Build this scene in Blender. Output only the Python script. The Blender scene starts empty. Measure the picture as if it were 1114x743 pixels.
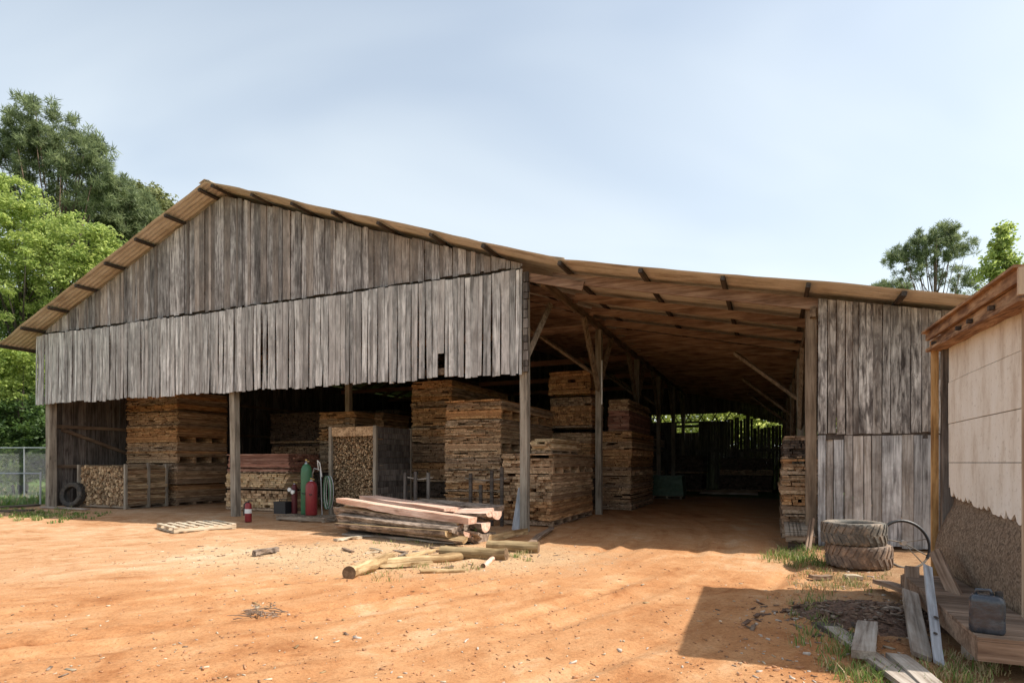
import bpy, math, random
import numpy as np
from mathutils import Vector, Matrix, Quaternion
random.seed(7)
rng = np.random.default_rng(7)
PI = math.pi
sc = bpy.context.scene
COL = sc.collection

# ------------------------------------------------------------------ survey
# photograph measured as 1114 x 743, horizon row 503, focal 650 px, eye 1.65 m
F, CX, HY, EYE = 650., 557., 503., 1.65
def ray(x): return (x - CX) / F
def G(x, y, z=0.):
    Z = F * (EYE - z) / (y - HY)
    return Vector((ray(x) * Z, Z, z))
def P(x, y, Z): return Vector((ray(x) * Z, Z, EYE + (HY - y) * Z / F))
A = G(571, 577)                                  # foot of the corner post
_u = (-950 - CX) / F; _n = math.hypot(_u, 1)
R = Vector((-_u * -1 / _n * -1, -1 / _n, 0))     # along the facade, to the right
D = Vector((1 / _n, -_u / _n, 0))                # into the barn
ANG = math.atan2(R.y, R.x)
def W(s, t, z=0.): return Vector((A.x + s * R.x + t * D.x, A.y + s * R.y + t * D.y, z))
def loc(p):
    a, b = p.x - A.x, p.y - A.y
    return a * R.x + b * R.y, a * D.x + b * D.y
def on_t(x, t):
    r = ray(x); X0 = A.x + t * D.x; Y0 = A.y + t * D.y
    s = (r * Y0 - X0) / (R.x - r * R.y); return s, Y0 + s * R.y
def on_s(x, s):
    r = ray(x); X0 = A.x + s * R.x; Y0 = A.y + s * R.y
    t = (r * Y0 - X0) / (D.x - r * D.y); return t, Y0 + t * D.y

# ------------------------------------------------------------------ mesh helpers
class MB:
    def __init__(self): self.v = []; self.f = []; self.m = []
    def add(self, vs, fs, mi=0):
        n = len(self.v); self.v += [tuple(v) for v in vs]
        for f in fs: self.f.append([i + n for i in f]); self.m.append(mi)
    def box(self, x0, x1, y0, y1, z0, z1, mi=0):
        self.add([(x0,y0,z0),(x1,y0,z0),(x1,y1,z0),(x0,y1,z0),(x0,y0,z1),(x1,y0,z1),(x1,y1,z1),(x0,y1,z1)],
                 [(3,2,1,0),(4,5,6,7),(0,1,5,4),(1,2,6,5),(2,3,7,6),(3,0,4,7)], mi)
    def rbox(self, c, sx, sy, sz, rot, mi=0):
        vs = []
        for z in (-.5,.5):
            for x, y in ((-.5,-.5),(.5,-.5),(.5,.5),(-.5,.5)):
                vs.append(Vector(c) + rot @ Vector((x*sx, y*sy, z*sz)))
        self.add(vs, [(3,2,1,0),(4,5,6,7),(0,1,5,4),(1,2,6,5),(2,3,7,6),(3,0,4,7)], mi)
    def beam(self, p0, p1, w, h, up=Vector((0,0,1)), mi=0):
        p0, p1 = Vector(p0), Vector(p1); d = (p1 - p0).normalized()
        side = d.cross(up).normalized(); u = side.cross(d).normalized()
        vs = []
        for p in (p0, p1):
            for a, b in ((-1,-1),(1,-1),(1,1),(-1,1)): vs.append(p + side*(a*w/2) + u*(b*h/2))
        self.add(vs, [(0,1,2,3),(7,6,5,4),(1,0,4,5),(2,1,5,6),(3,2,6,7),(0,3,7,4)], mi)
    def tube(self, pts, rad, n=10, cap=True, closed=False, mi=0, capmi=None):
        pts = [Vector(p) for p in pts]; k = len(pts)
        if not hasattr(rad, '__len__'): rad = [rad] * k
        vs = []; prev = None
        for i, p in enumerate(pts):
            if closed: d = pts[(i+1) % k] - pts[i-1]
            else: d = pts[min(i+1, k-1)] - pts[max(i-1, 0)]
            d.normalize()
            if prev is None: a = d.orthogonal().normalized()
            else:
                a = prev - d * prev.dot(d); a.normalize()
            prev = a; b = d.cross(a)
            for j in range(n):
                t = 2*PI*j/n; vs.append(p + (a*math.cos(t) + b*math.sin(t))*rad[i])
        fs = []
        for i in range(k if closed else k-1):
            i2 = (i+1) % k
            for j in range(n):
                j2 = (j+1) % n; fs.append((i*n+j, i*n+j2, i2*n+j2, i2*n+j))
        self.add(vs, fs, mi)
        if cap and not closed:
            n0 = len(self.v) - len(vs)
            cm = mi if capmi is None else capmi
            self.f.append([n0+j for j in range(n)][::-1]); self.m.append(cm)
            self.f.append([n0+(k-1)*n+j for j in range(n)]); self.m.append(cm)
    def lathe(self, prof, n=24, mi=0, closed=False):
        vs = []; k = len(prof)
        for r, z in prof:
            for j in range(n):
                t = 2*PI*j/n; vs.append((r*math.cos(t), r*math.sin(t), z))
        fs = []
        for i in range(k if closed else k-1):
            i2 = (i+1) % k
            for j in range(n):
                j2 = (j+1) % n; fs.append((i*n+j, i*n+j2, i2*n+j2, i2*n+j))
        self.add(vs, fs, mi)
    def build(self, name, mat, parent=None, smooth=False, loc=None, rz=None):
        me = bpy.data.meshes.new(name); me.from_pydata(self.v, [], self.f)
        mats = mat if isinstance(mat, (list, tuple)) else [mat]
        for m in mats: me.materials.append(m)
        if len(mats) > 1: me.polygons.foreach_set('material_index', self.m)
        if smooth: me.polygons.foreach_set('use_smooth', [True]*len(self.f))
        me.update()
        o = bpy.data.objects.new(name, me); COL.objects.link(o)
        if parent is not None: o.parent = parent
        if loc is not None: o.location = loc
        if rz is not None: o.rotation_euler = (0,0,rz)
        return o
def np_mesh(name, V, Fq, mats, parent=None, mi=None, smooth=False):
    me = bpy.data.meshes.new(name); k = Fq.shape[1]
    me.vertices.add(len(V)); me.vertices.foreach_set('co', V.astype(np.float32).ravel())
    me.loops.add(Fq.size); me.loops.foreach_set('vertex_index', Fq.astype(np.int32).ravel())
    me.polygons.add(len(Fq)); me.polygons.foreach_set('loop_start', np.arange(0, Fq.size, k, dtype=np.int32))
    for m in mats: me.materials.append(m)
    if mi is not None: me.polygons.foreach_set('material_index', mi.astype(np.int32))
    if smooth: me.polygons.foreach_set('use_smooth', np.ones(len(Fq), bool))
    me.update(calc_edges=True); me.validate()
    o = bpy.data.objects.new(name, me); COL.objects.link(o)
    if parent is not None: o.parent = parent
    return o
def tag(o, label=None, cat=None, group=None, kind=None):
    if label: o['label'] = label
    if cat: o['category'] = cat
    if group: o['group'] = group
    if kind: o['kind'] = kind
    return o
def thing(name, label, cat, at=(0,0,0), rz=0., group=None, rot=None):
    o = bpy.data.objects.new(name, None); COL.objects.link(o); o.empty_display_size = .2
    o.location = at
    if rot is not None: o.rotation_mode = 'QUATERNION'; o.rotation_quaternion = rot
    else: o.rotation_euler = (0,0,rz)
    return tag(o, label, cat, group, 'thing')
def aim(p0, p1, up=Vector((0,0,1))):
    """rotation taking local X onto p0->p1 and local Z near up"""
    x = (Vector(p1) - Vector(p0)).normalized(); y = up.cross(x).normalized(); z = x.cross(y)
    return Matrix((x, y, z)).transposed().to_quaternion()

# ------------------------------------------------------------------ materials
def new_mat(name):
    m = bpy.data.materials.new(name); m.use_nodes = True
    nt = m.node_tree; b = nt.nodes['Principled BSDF']
    return m, nt, b
def N(nt, t, **kw):
    n = nt.nodes.new(t)
    for k, v in kw.items(): setattr(n, k, v)
    return n
def ramp(nt, stops):
    r = N(nt, 'ShaderNodeValToRGB'); e = r.color_ramp.elements
    while len(e) < len(stops): e.new(.5)
    for el, (p, c) in zip(e, stops): el.position = p; el.color = (*c, 1)
    return r
def math_n(nt, op, a, b=None, clamp=False):
    n = N(nt, 'ShaderNodeMath', operation=op, use_clamp=clamp)
    for i, x in enumerate((a, b)):
        if x is None: continue
        if isinstance(x, (int, float)): n.inputs[i].default_value = x
        else: nt.links.new(x, n.inputs[i])
    return n.outputs[0]
def noise(nt, vec, scale, detail=4., rough=.6, dist=0.):
    n = N(nt, 'ShaderNodeTexNoise'); n.inputs['Scale'].default_value = scale
    n.inputs['Detail'].default_value = detail; n.inputs['Roughness'].default_value = rough
    n.inputs['Distortion'].default_value = dist
    if vec is not None: nt.links.new(vec, n.inputs['Vector'])
    return n
def mixc(nt, fac, a, b, blend='MIX'):
    n = N(nt, 'ShaderNodeMix', data_type='RGBA', blend_type=blend)
    for sock, x in ((n.inputs['Factor'], fac), (n.inputs['A'], a), (n.inputs['B'], b)):
        if isinstance(x, (int, float)): sock.default_value = x
        elif isinstance(x, tuple): sock.default_value = (*x, 1)
        else: nt.links.new(x, sock)
    return n.outputs['Result']
def wood(name, dark, mid, light, axis='z', stretch=.07, fine=24., var=.35, rough=.85, bump=.35, tint=None, tintamt=.5,
         stain=None, spec=.25, knots=.6, soft=.75, streak=0.):
    """sawn or weathered wood: grain drawn out along one object axis, every board its own tone"""
    m, nt, b = new_mat(name); L = nt.links.new
    tc = N(nt, 'ShaderNodeTexCoord'); geo = N(nt, 'ShaderNodeNewGeometry')
    rnd = geo.outputs['Random Per Island']
    off = N(nt, 'ShaderNodeVectorMath', operation='SCALE'); comb = N(nt, 'ShaderNodeCombineXYZ')
    L(rnd, comb.inputs[0]); L(rnd, comb.inputs[1]); L(rnd, comb.inputs[2]); L(comb.outputs[0], off.inputs[0]); off.inputs['Scale'].default_value = 37.
    add = N(nt, 'ShaderNodeVectorMath', operation='ADD'); L(tc.outputs['Object'], add.inputs[0]); L(off.outputs[0], add.inputs[1])
    mp = N(nt, 'ShaderNodeMapping'); L(add.outputs[0], mp.inputs['Vector'])
    sca = {'x': (stretch,1,1), 'y': (1,stretch,1), 'z': (1,1,stretch)}[axis]; mp.inputs['Scale'].default_value = sca
    g1 = noise(nt, mp.outputs[0], fine, 5., .65, .4)
    mp2 = N(nt, 'ShaderNodeMapping'); L(add.outputs[0], mp2.inputs['Vector']); mp2.inputs['Scale'].default_value = tuple(.3+.7*x if x < 1 else 1 for x in sca)
    g2 = noise(nt, mp2.outputs[0], 4.5, 4., .6)
    s = math_n(nt, 'ADD', math_n(nt, 'MULTIPLY', g1.outputs[0], .62), math_n(nt, 'MULTIPLY', g2.outputs[0], .38))
    r = ramp(nt, [(.5-.14*soft, dark), (.5, mid), (.5+.14*soft, light)]); L(s, r.inputs[0])
    c = r.outputs[0]
    if tint:
        r2 = math_n(nt, 'FRACT', math_n(nt, 'MULTIPLY', rnd, 7.31))
        f = math_n(nt, 'MULTIPLY', math_n(nt, 'GREATER_THAN', r2, .62), tintamt)
        c = mixc(nt, f, c, tint)
    if stain:
        sn = noise(nt, add.outputs[0], 1.1, 5., .7)
        sr = ramp(nt, [(.5, (0,0,0)), (.68, (1,1,1))]); L(sn.outputs[0], sr.inputs[0])
        c = mixc(nt, math_n(nt, 'MULTIPLY', sr.outputs[0], .75), c, stain)
    if streak:      # long dark weather streaks and peeling flakes
        mp3 = N(nt, 'ShaderNodeMapping'); L(add.outputs[0], mp3.inputs['Vector']); mp3.inputs['Scale'].default_value = tuple(.22 if x < 1 else 1 for x in sca)
        sk = noise(nt, mp3.outputs[0], 8.5, 7., .72, .9); sr2 = ramp(nt, [(.50, (0,0,0)), (.58, (1,1,1))]); L(sk.outputs[0], sr2.inputs[0])
        c = mixc(nt, math_n(nt, 'MULTIPLY', sr2.outputs[0], streak), c, dark)
    hs = N(nt, 'ShaderNodeHueSaturation'); L(c, hs.inputs['Color'])
    v = math_n(nt, 'ADD', math_n(nt, 'MULTIPLY', rnd, 2*var), 1-var); L(v, hs.inputs['Value'])
    # knots
    vo = N(nt, 'ShaderNodeTexVoronoi'); L(mp2.outputs[0], vo.inputs['Vector']); vo.inputs['Scale'].default_value = 3.2
    kn = ramp(nt, [(.05, (1,1,1)), (.12, (0,0,0))]); L(vo.outputs['Distance'], kn.inputs[0])
    c = mixc(nt, math_n(nt, 'MULTIPLY', kn.outputs[0], knots), hs.outputs[0], tuple(x*.45 for x in dark))
    L(c, b.inputs['Base Color']); b.inputs['Roughness'].default_value = rough; b.inputs['Specular IOR Level'].default_value = spec
    bp = N(nt, 'ShaderNodeBump'); bp.inputs['Strength'].default_value = bump; bp.inputs['Distance'].default_value = .012
    L(g1.outputs[0], bp.inputs['Height']); L(bp.outputs[0], b.inputs['Normal'])
    return m
def plain(name, c, rough=.6, metal=0., var=.15, scale=9., bump=.1, dirt=None, spec=.4):
    m, nt, b = new_mat(name); L = nt.links.new
    tc = N(nt, 'ShaderNodeTexCoord'); n1 = noise(nt, tc.outputs['Object'], scale, 6., .65)
    r = ramp(nt, [(.3, tuple(x*(1-var) for x in c)), (.7, tuple(min(1, x*(1+var)) for x in c))]); L(n1.outputs[0], r.inputs[0])
    col = r.outputs[0]
    if dirt:
        n2 = noise(nt, tc.outputs['Object'], scale*.5, 8., .75); rr = ramp(nt, [(.48, (0,0,0)), (.64, (1,1,1))]); L(n2.outputs[0], rr.inputs[0])
        col = mixc(nt, math_n(nt, 'MULTIPLY', rr.outputs[0], .8), col, dirt)
    L(col, b.inputs['Base Color']); b.inputs['Roughness'].default_value = rough; b.inputs['Metallic'].default_value = metal
    b.inputs['Specular IOR Level'].default_value = spec
    if bump:
        bp = N(nt, 'ShaderNodeBump'); bp.inputs['Strength'].default_value = bump; bp.inputs['Distance'].default_value = .02
        L(n1.outputs[0], bp.inputs['Height']); L(bp.outputs[0], b.inputs['Normal'])
    return m
def leaf_mat(name, a, b_, tr=.35):
    m = bpy.data.materials.new(name); m.use_nodes = True; nt = m.node_tree; L = nt.links.new
    for n in list(nt.nodes): nt.nodes.remove(n)
    out = N(nt, 'ShaderNodeOutputMaterial'); geo = N(nt, 'ShaderNodeNewGeometry')
    tc = N(nt, 'ShaderNodeTexCoord'); n1 = noise(nt, tc.outputs['Object'], .45, 3.)
    n1.inputs['Scale'].default_value = .9
    f = math_n(nt, 'ADD', math_n(nt, 'MULTIPLY', geo.outputs['Random Per Island'], .35), math_n(nt, 'MULTIPLY', n1.outputs[0], .65))
    r = ramp(nt, [(.34, a), (.66, b_)]); L(f, r.inputs[0])
    p = N(nt, 'ShaderNodeBsdfPrincipled'); p.inputs['Roughness'].default_value = .55; p.inputs['Specular IOR Level'].default_value = .3
    L(r.outputs[0], p.inputs['Base Color'])
    t = N(nt, 'ShaderNodeBsdfTranslucent'); hs = N(nt, 'ShaderNodeHueSaturation'); hs.inputs['Hue'].default_value = .485; hs.inputs['Value'].default_value = 1.6
    L(r.outputs[0], hs.inputs['Color']); L(hs.outputs[0], t.inputs['Color'])
    mx = N(nt, 'ShaderNodeMixShader'); mx.inputs[0].default_value = tr
    L(p.outputs[0], mx.inputs[1]); L(t.outputs[0], mx.inputs[2]); L(mx.outputs[0], out.inputs['Surface'])
    return m

M = {}
M['gable'] = wood('gable boards', (.105,.09,.086), (.315,.287,.278), (.53,.50,.487), 'z', .06, 26, .46, tint=(.27,.215,.18), tintamt=.6, stain=(.12,.105,.097), streak=.38)
M['skirt'] = wood('grey skirt boards', (.19,.178,.17), (.49,.47,.455), (.66,.64,.62), 'z', .05, 28, .32, tint=(.36,.32,.30), tintamt=.45, stain=(.24,.22,.21), streak=.35)
M['rightup'] = wood('peeling wall boards', (.055,.043,.038), (.38,.34,.305), (.66,.61,.56), 'z', .10, 19, .3, tint=(.24,.185,.145), tintamt=.4, stain=(.12,.098,.088), streak=.6)
M['rightlow'] = wood('wide wall boards', (.14,.13,.125), (.39,.375,.365), (.58,.57,.555), 'z', .05, 22, .34, tint=(.36,.27,.19), tintamt=.4, stain=(.15,.125,.11), streak=.25)
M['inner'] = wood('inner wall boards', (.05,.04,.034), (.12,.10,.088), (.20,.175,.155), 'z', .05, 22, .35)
M['post'] = wood('weathered posts', (.16,.13,.10), (.28,.235,.185), (.38,.33,.265), 'z', .05, 20, .15)
M['raft'] = wood('brown rafters', (.12,.068,.045), (.235,.145,.10), (.34,.235,.17), 'x', .04, 16, .42, tint=(.26,.12,.09), tintamt=.6)
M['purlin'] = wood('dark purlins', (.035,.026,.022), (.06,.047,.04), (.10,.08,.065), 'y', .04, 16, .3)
M['plate'] = wood('plate beams', (.10,.065,.045), (.18,.125,.085), (.26,.19,.13), 'y', .04, 16, .2)
M['brace'] = wood('braces', (.13,.09,.06), (.235,.17,.115), (.33,.25,.18), 'z', .06, 18, .2)
def corr_mat():
    m, nt, b = new_mat('rusted corrugated sheet'); L = nt.links.new
    tc = N(nt, 'ShaderNodeTexCoord'); mp = N(nt, 'ShaderNodeMapping'); L(tc.outputs['Object'], mp.inputs[0]); mp.inputs['Scale'].default_value = (.25,1.6,.25)
    n1 = noise(nt, mp.outputs[0], 3.2, 6., .65); n2 = noise(nt, tc.outputs['Object'], 1.3, 5., .7)
    s = math_n(nt, 'ADD', math_n(nt, 'MULTIPLY', n1.outputs[0], .6), math_n(nt, 'MULTIPLY', n2.outputs[0], .4))
    r = ramp(nt, [(.38, (.36,.29,.23)), (.5, (.58,.52,.45)), (.62, (.68,.63,.57))]); L(s, r.inputs[0])
    L(r.outputs[0], b.inputs['Base Color']); b.inputs['Roughness'].default_value = .7; b.inputs['Metallic'].default_value = .1
    return m
M['tin'] = corr_mat()
STK = [  # boards of the packs; index by tone
    wood('pack boards tan', (.15,.09,.048), (.44,.28,.16), (.60,.43,.27), 'y', .12, 20, .38, tint=(.30,.17,.095), knots=0., bump=.15),
    wood('pack boards orange', (.17,.08,.035), (.47,.25,.11), (.62,.39,.20), 'y', .12, 20, .36, tint=(.33,.165,.075), knots=0., bump=.15),
    wood('pack boards grey', (.12,.078,.05), (.35,.24,.155), (.50,.37,.26), 'y', .12, 20, .36, tint=(.25,.15,.09), knots=0., bump=.15),
    wood('pack boards red', (.13,.06,.042), (.33,.165,.115), (.46,.27,.20), 'x', .12, 20, .3, tint=(.28,.12,.085), knots=0., bump=.15),
    wood('pack boards pale', (.28,.175,.09), (.56,.385,.21), (.70,.54,.34), 'y', .12, 20, .28, tint=(.50,.33,.2), knots=0., bump=.15),
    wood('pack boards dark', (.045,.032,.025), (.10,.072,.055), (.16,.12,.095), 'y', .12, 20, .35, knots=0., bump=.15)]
M['pallet'] = wood('pallet wood', (.13,.095,.065), (.26,.20,.145), (.38,.31,.24), 'x', .08, 20, .3)
M['palletpale'] = wood('pale pallet wood', (.28,.21,.14), (.50,.41,.29), (.62,.53,.41), 'x', .08, 20, .2)
M['stake'] = wood('stake ends', (.14,.085,.045), (.36,.245,.14), (.55,.41,.26), 'y', .15, 18, .5, tint=(.26,.15,.085))
M['plank'] = wood('grey plank', (.17,.13,.10), (.31,.255,.205), (.43,.37,.31), 'x', .06, 20, .25, stain=(.19,.12,.08))
M['plankblue'] = wood('silvery plank', (.25,.24,.24), (.42,.42,.43), (.56,.57,.59), 'x', .06, 20, .1)
M['plankdark'] = wood('dark plank', (.04,.03,.025), (.085,.065,.052), (.14,.11,.09), 'x', .06, 20, .3)
M['plankbrown'] = wood('brown plank', (.12,.075,.05), (.21,.14,.095), (.30,.21,.15), 'x', .06, 20, .25)
M['pink'] = wood('fresh pink sawn wood', (.42,.24,.17), (.62,.40,.30), (.76,.56,.44), 'x', .06, 20, .22, rough=.85, stain=(.44,.27,.19), streak=.3, bump=.5)
M['bark'] = wood('grey bark', (.07,.05,.038), (.22,.165,.125), (.38,.30,.235), 'x', .35, 17, .25, bump=.9, stain=(.12,.085,.06))
M['log'] = wood('barkless log', (.20,.12,.055), (.37,.25,.125), (.54,.39,.22), 'x', .09, 20, .2, stain=(.20,.12,.06), streak=.4, bump=.6)
M['logbrown'] = wood('brown log', (.12,.075,.035), (.24,.165,.08), (.36,.26,.14), 'x', .09, 14, .15)
M['logend'] = wood('sawn log end', (.09,.055,.03), (.15,.095,.055), (.22,.15,.09), 'x', 1., 14, .2)
M['orangetrim'] = wood('stained eave wood', (.12,.06,.035), (.31,.175,.09), (.46,.30,.18), 'y', .1, 18, .3, stain=(.15,.07,.04), streak=.5)
M['yellowpost'] = wood('yellow corner timber', (.20,.105,.04), (.44,.255,.10), (.58,.38,.19), 'z', .06, 18, .2, stain=(.24,.12,.05))
M['paletrim'] = wood('pale door trim', (.30,.21,.14), (.46,.34,.235), (.55,.43,.31), 'z', .06, 18, .15)

def panel_mat():
    m, nt, b = new_mat('dirty cream wall panel'); L = nt.links.new
    tc = N(nt, 'ShaderNodeTexCoord'); mp = N(nt, 'ShaderNodeMapping'); L(tc.outputs['Object'], mp.inputs[0]); mp.inputs['Scale'].default_value = (1,1,.35)
    n1 = noise(nt, mp.outputs[0], 3.5, 7., .7); n2 = noise(nt, tc.outputs['Object'], 22., 4., .6)
    r = ramp(nt, [(.34, (.60,.52,.43)), (.5, (.79,.74,.655)), (.66, (.85,.815,.75))]); L(n1.outputs[0], r.inputs[0])
    r2 = ramp(nt, [(.58, (0,0,0)), (.68, (1,1,1))]); L(n2.outputs[0], r2.inputs[0])
    c = mixc(nt, math_n(nt, 'MULTIPLY', r2.outputs[0], .35), r.outputs[0], (.33,.25,.18))
    L(c, b.inputs['Base Color']); b.inputs['Roughness'].default_value = .7
    bp = N(nt, 'ShaderNodeBump'); bp.inputs['Strength'].default_value = .15; bp.inputs['Distance'].default_value = .02; L(n1.outputs[0], bp.inputs['Height']); L(bp.outputs[0], b.inputs['Normal'])
    return m
M['panel'] = panel_mat()
def osb_mat():
    m, nt, b = new_mat('weathered chip board'); L = nt.links.new
    tc = N(nt, 'ShaderNodeTexCoord'); n0 = noise(nt, tc.outputs['Object'], 6., 3.)
    ad = mixc(nt, .12, tc.outputs['Object'], n0.outputs['Color'])
    v = N(nt, 'ShaderNodeTexVoronoi'); L(ad, v.inputs['Vector']); v.inputs['Scale'].default_value = 55.
    bw = N(nt, 'ShaderNodeSeparateColor'); L(v.outputs['Color'], bw.inputs[0])
    n2 = noise(nt, tc.outputs['Object'], 70., 6., .75)
    s = math_n(nt, 'ADD', math_n(nt, 'MULTIPLY', bw.outputs[0], .55), math_n(nt, 'MULTIPLY', n2.outputs[0], .45))
    r = ramp(nt, [(.15, (.07,.045,.028)), (.45, (.18,.125,.082)), (.8, (.31,.235,.165))]); L(s, r.inputs[0])
    L(r.outputs[0], b.inputs['Base Color']); b.inputs['Roughness'].default_value = .9
    bp = N(nt, 'ShaderNodeBump'); bp.inputs['Strength'].default_value = .8; bp.inputs['Distance'].default_value = .015; L(s, bp.inputs['Height']); L(bp.outputs[0], b.inputs['Normal'])
    return m
M['osb'] = osb_mat()
M['rubber'] = plain('dusty rubber', (.13,.118,.10), .8, dirt=(.33,.25,.18), var=.3, bump=.3)
M['rubberred'] = plain('clay stained rubber', (.17,.125,.095), .85, dirt=(.40,.27,.18), var=.3, bump=.3)
M['black'] = plain('black plastic', (.018,.018,.02), .5)
M['red'] = plain('red paint', (.24,.025,.03), .35, dirt=(.22,.03,.025), bump=.03)
M['green'] = plain('green paint', (.055,.16,.075), .4, dirt=(.05,.12,.06), bump=.03)
M['steel'] = plain('galvanised steel', (.45,.46,.47), .45, .8)
M['white'] = plain('white paint', (.75,.75,.73), .5, dirt=(.5,.46,.4))
M['brass'] = plain('brass', (.5,.36,.14), .4, .9)
M['tarp'] = plain('green tarp', (.06,.115,.075), .5, var=.35, bump=.5)
M['can'] = plain('smoky grey plastic', (.028,.034,.045), .25, var=.3, scale=14, bump=.35, dirt=(.06,.07,.085), spec=.6)
M['mulch'] = plain('bark mulch', (.14,.082,.055), .95, var=.5, scale=30, bump=1., dirt=(.21,.12,.075))
M['stone'] = plain('pale stone', (.48,.40,.33), .9, var=.25)
M['clod'] = plain('clay clod', (.40,.20,.10), .95, var=.25)

# ------------------------------------------------------------------ ground
def vnoise(x, y, seed):
    xi = np.floor(x).astype(np.int64); yi = np.floor(y).astype(np.int64); fx = x - xi; fy = y - yi
    fx = fx*fx*(3-2*fx); fy = fy*fy*(3-2*fy)
    def h(a, b):
        n = (a*374761393 + b*668265263 + seed*974634777) & 0xffffffff
        n = ((n ^ (n >> 13)) * 1274126177) & 0xffffffff
        return ((n ^ (n >> 16)) & 0xffff) / 65535.
    return (h(xi,yi)*(1-fx)+h(xi+1,yi)*fx)*(1-fy) + (h(xi,yi+1)*(1-fx)+h(xi+1,yi+1)*fx)*fy
def gheight(x, y):
    z = .05*(vnoise(x*.35, y*.35, 1)-.5) + .03*(vnoise(x*1.1, y*1.1, 2)-.5) + .012*(vnoise(x*3.1, y*3.1, 3)-.5) + .010*(vnoise(x*8, y*8, 4)-.5)
    z = z + .012*(vnoise(x*17, y*17, 5)-.5) + .02*np.clip(vnoise(x*2.3, y*2.3, 6)-.55, 0, 1)*(vnoise(x*11, y*11, 7)-.3)
    # wheel ruts curving round from the yard into the aisle
    rad = np.hypot(x+10.8, y-18.) + .25*(vnoise(x*.3, y*.3, 9)-.5); ang = np.arctan2(y-18., x+10.8)
    brk = np.clip(vnoise(ang*9, rad*.5, 12)*2-.35, 0, 1)
    for k, dp in ((12.6,.035),(14.1,.065),(14.6,.03),(15.75,.065),(16.3,.035),(17.4,.045),(10.9,.03)):
        z = z - dp*np.exp(-((rad-k)/.13)**2)*brk + dp*.5*np.exp(-((rad-k-.24)/.09)**2)*brk
    cl = .012*np.sin(ang*330+6*(rad-14.1))*(np.exp(-((rad-14.1)/.14)**2)+np.exp(-((rad-15.75)/.14)**2))*brk
    z = z + cl
    s = (x-A.x)*R.x + (y-A.y)*R.y; t = (x-A.x)*D.x + (y-A.y)*D.y
    calm = 1 - .6*np.clip((t+.5)/1.5, 0, 1)
    return (z*calm - .012) * np.clip((70-np.hypot(x, y-10))/20, 0, 1)
def gz(x, y): return float(gheight(np.array([x]), np.array([y]))[0])
def axis_pts(lo, hi, step, far):
    a = [lo]; 
    while a[-1] < hi: a.append(a[-1]+step)
    g = step; 
    while a[-1] < far: g *= 1.22; a.append(a[-1]+g)
    g = step
    while a[0] > -far: g *= 1.22; a.insert(0, a[0]-g)
    return np.array(a)
gx = axis_pts(-14, 8, .05, 900.); gy = axis_pts(3.4, 17, .042, 900.)
XX, YY = np.meshgrid(gx, gy); ZZ = gheight(XX, YY)
Vg = np.stack([XX.ravel(), YY.ravel(), ZZ.ravel()], 1); nx_, ny_ = len(gx), len(gy)
ii, jj = np.meshgrid(np.arange(nx_-1), np.arange(ny_-1)); q = (jj*nx_+ii).ravel()
Fg = np.stack([q, q+1, q+nx_+1, q+nx_], 1)
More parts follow.
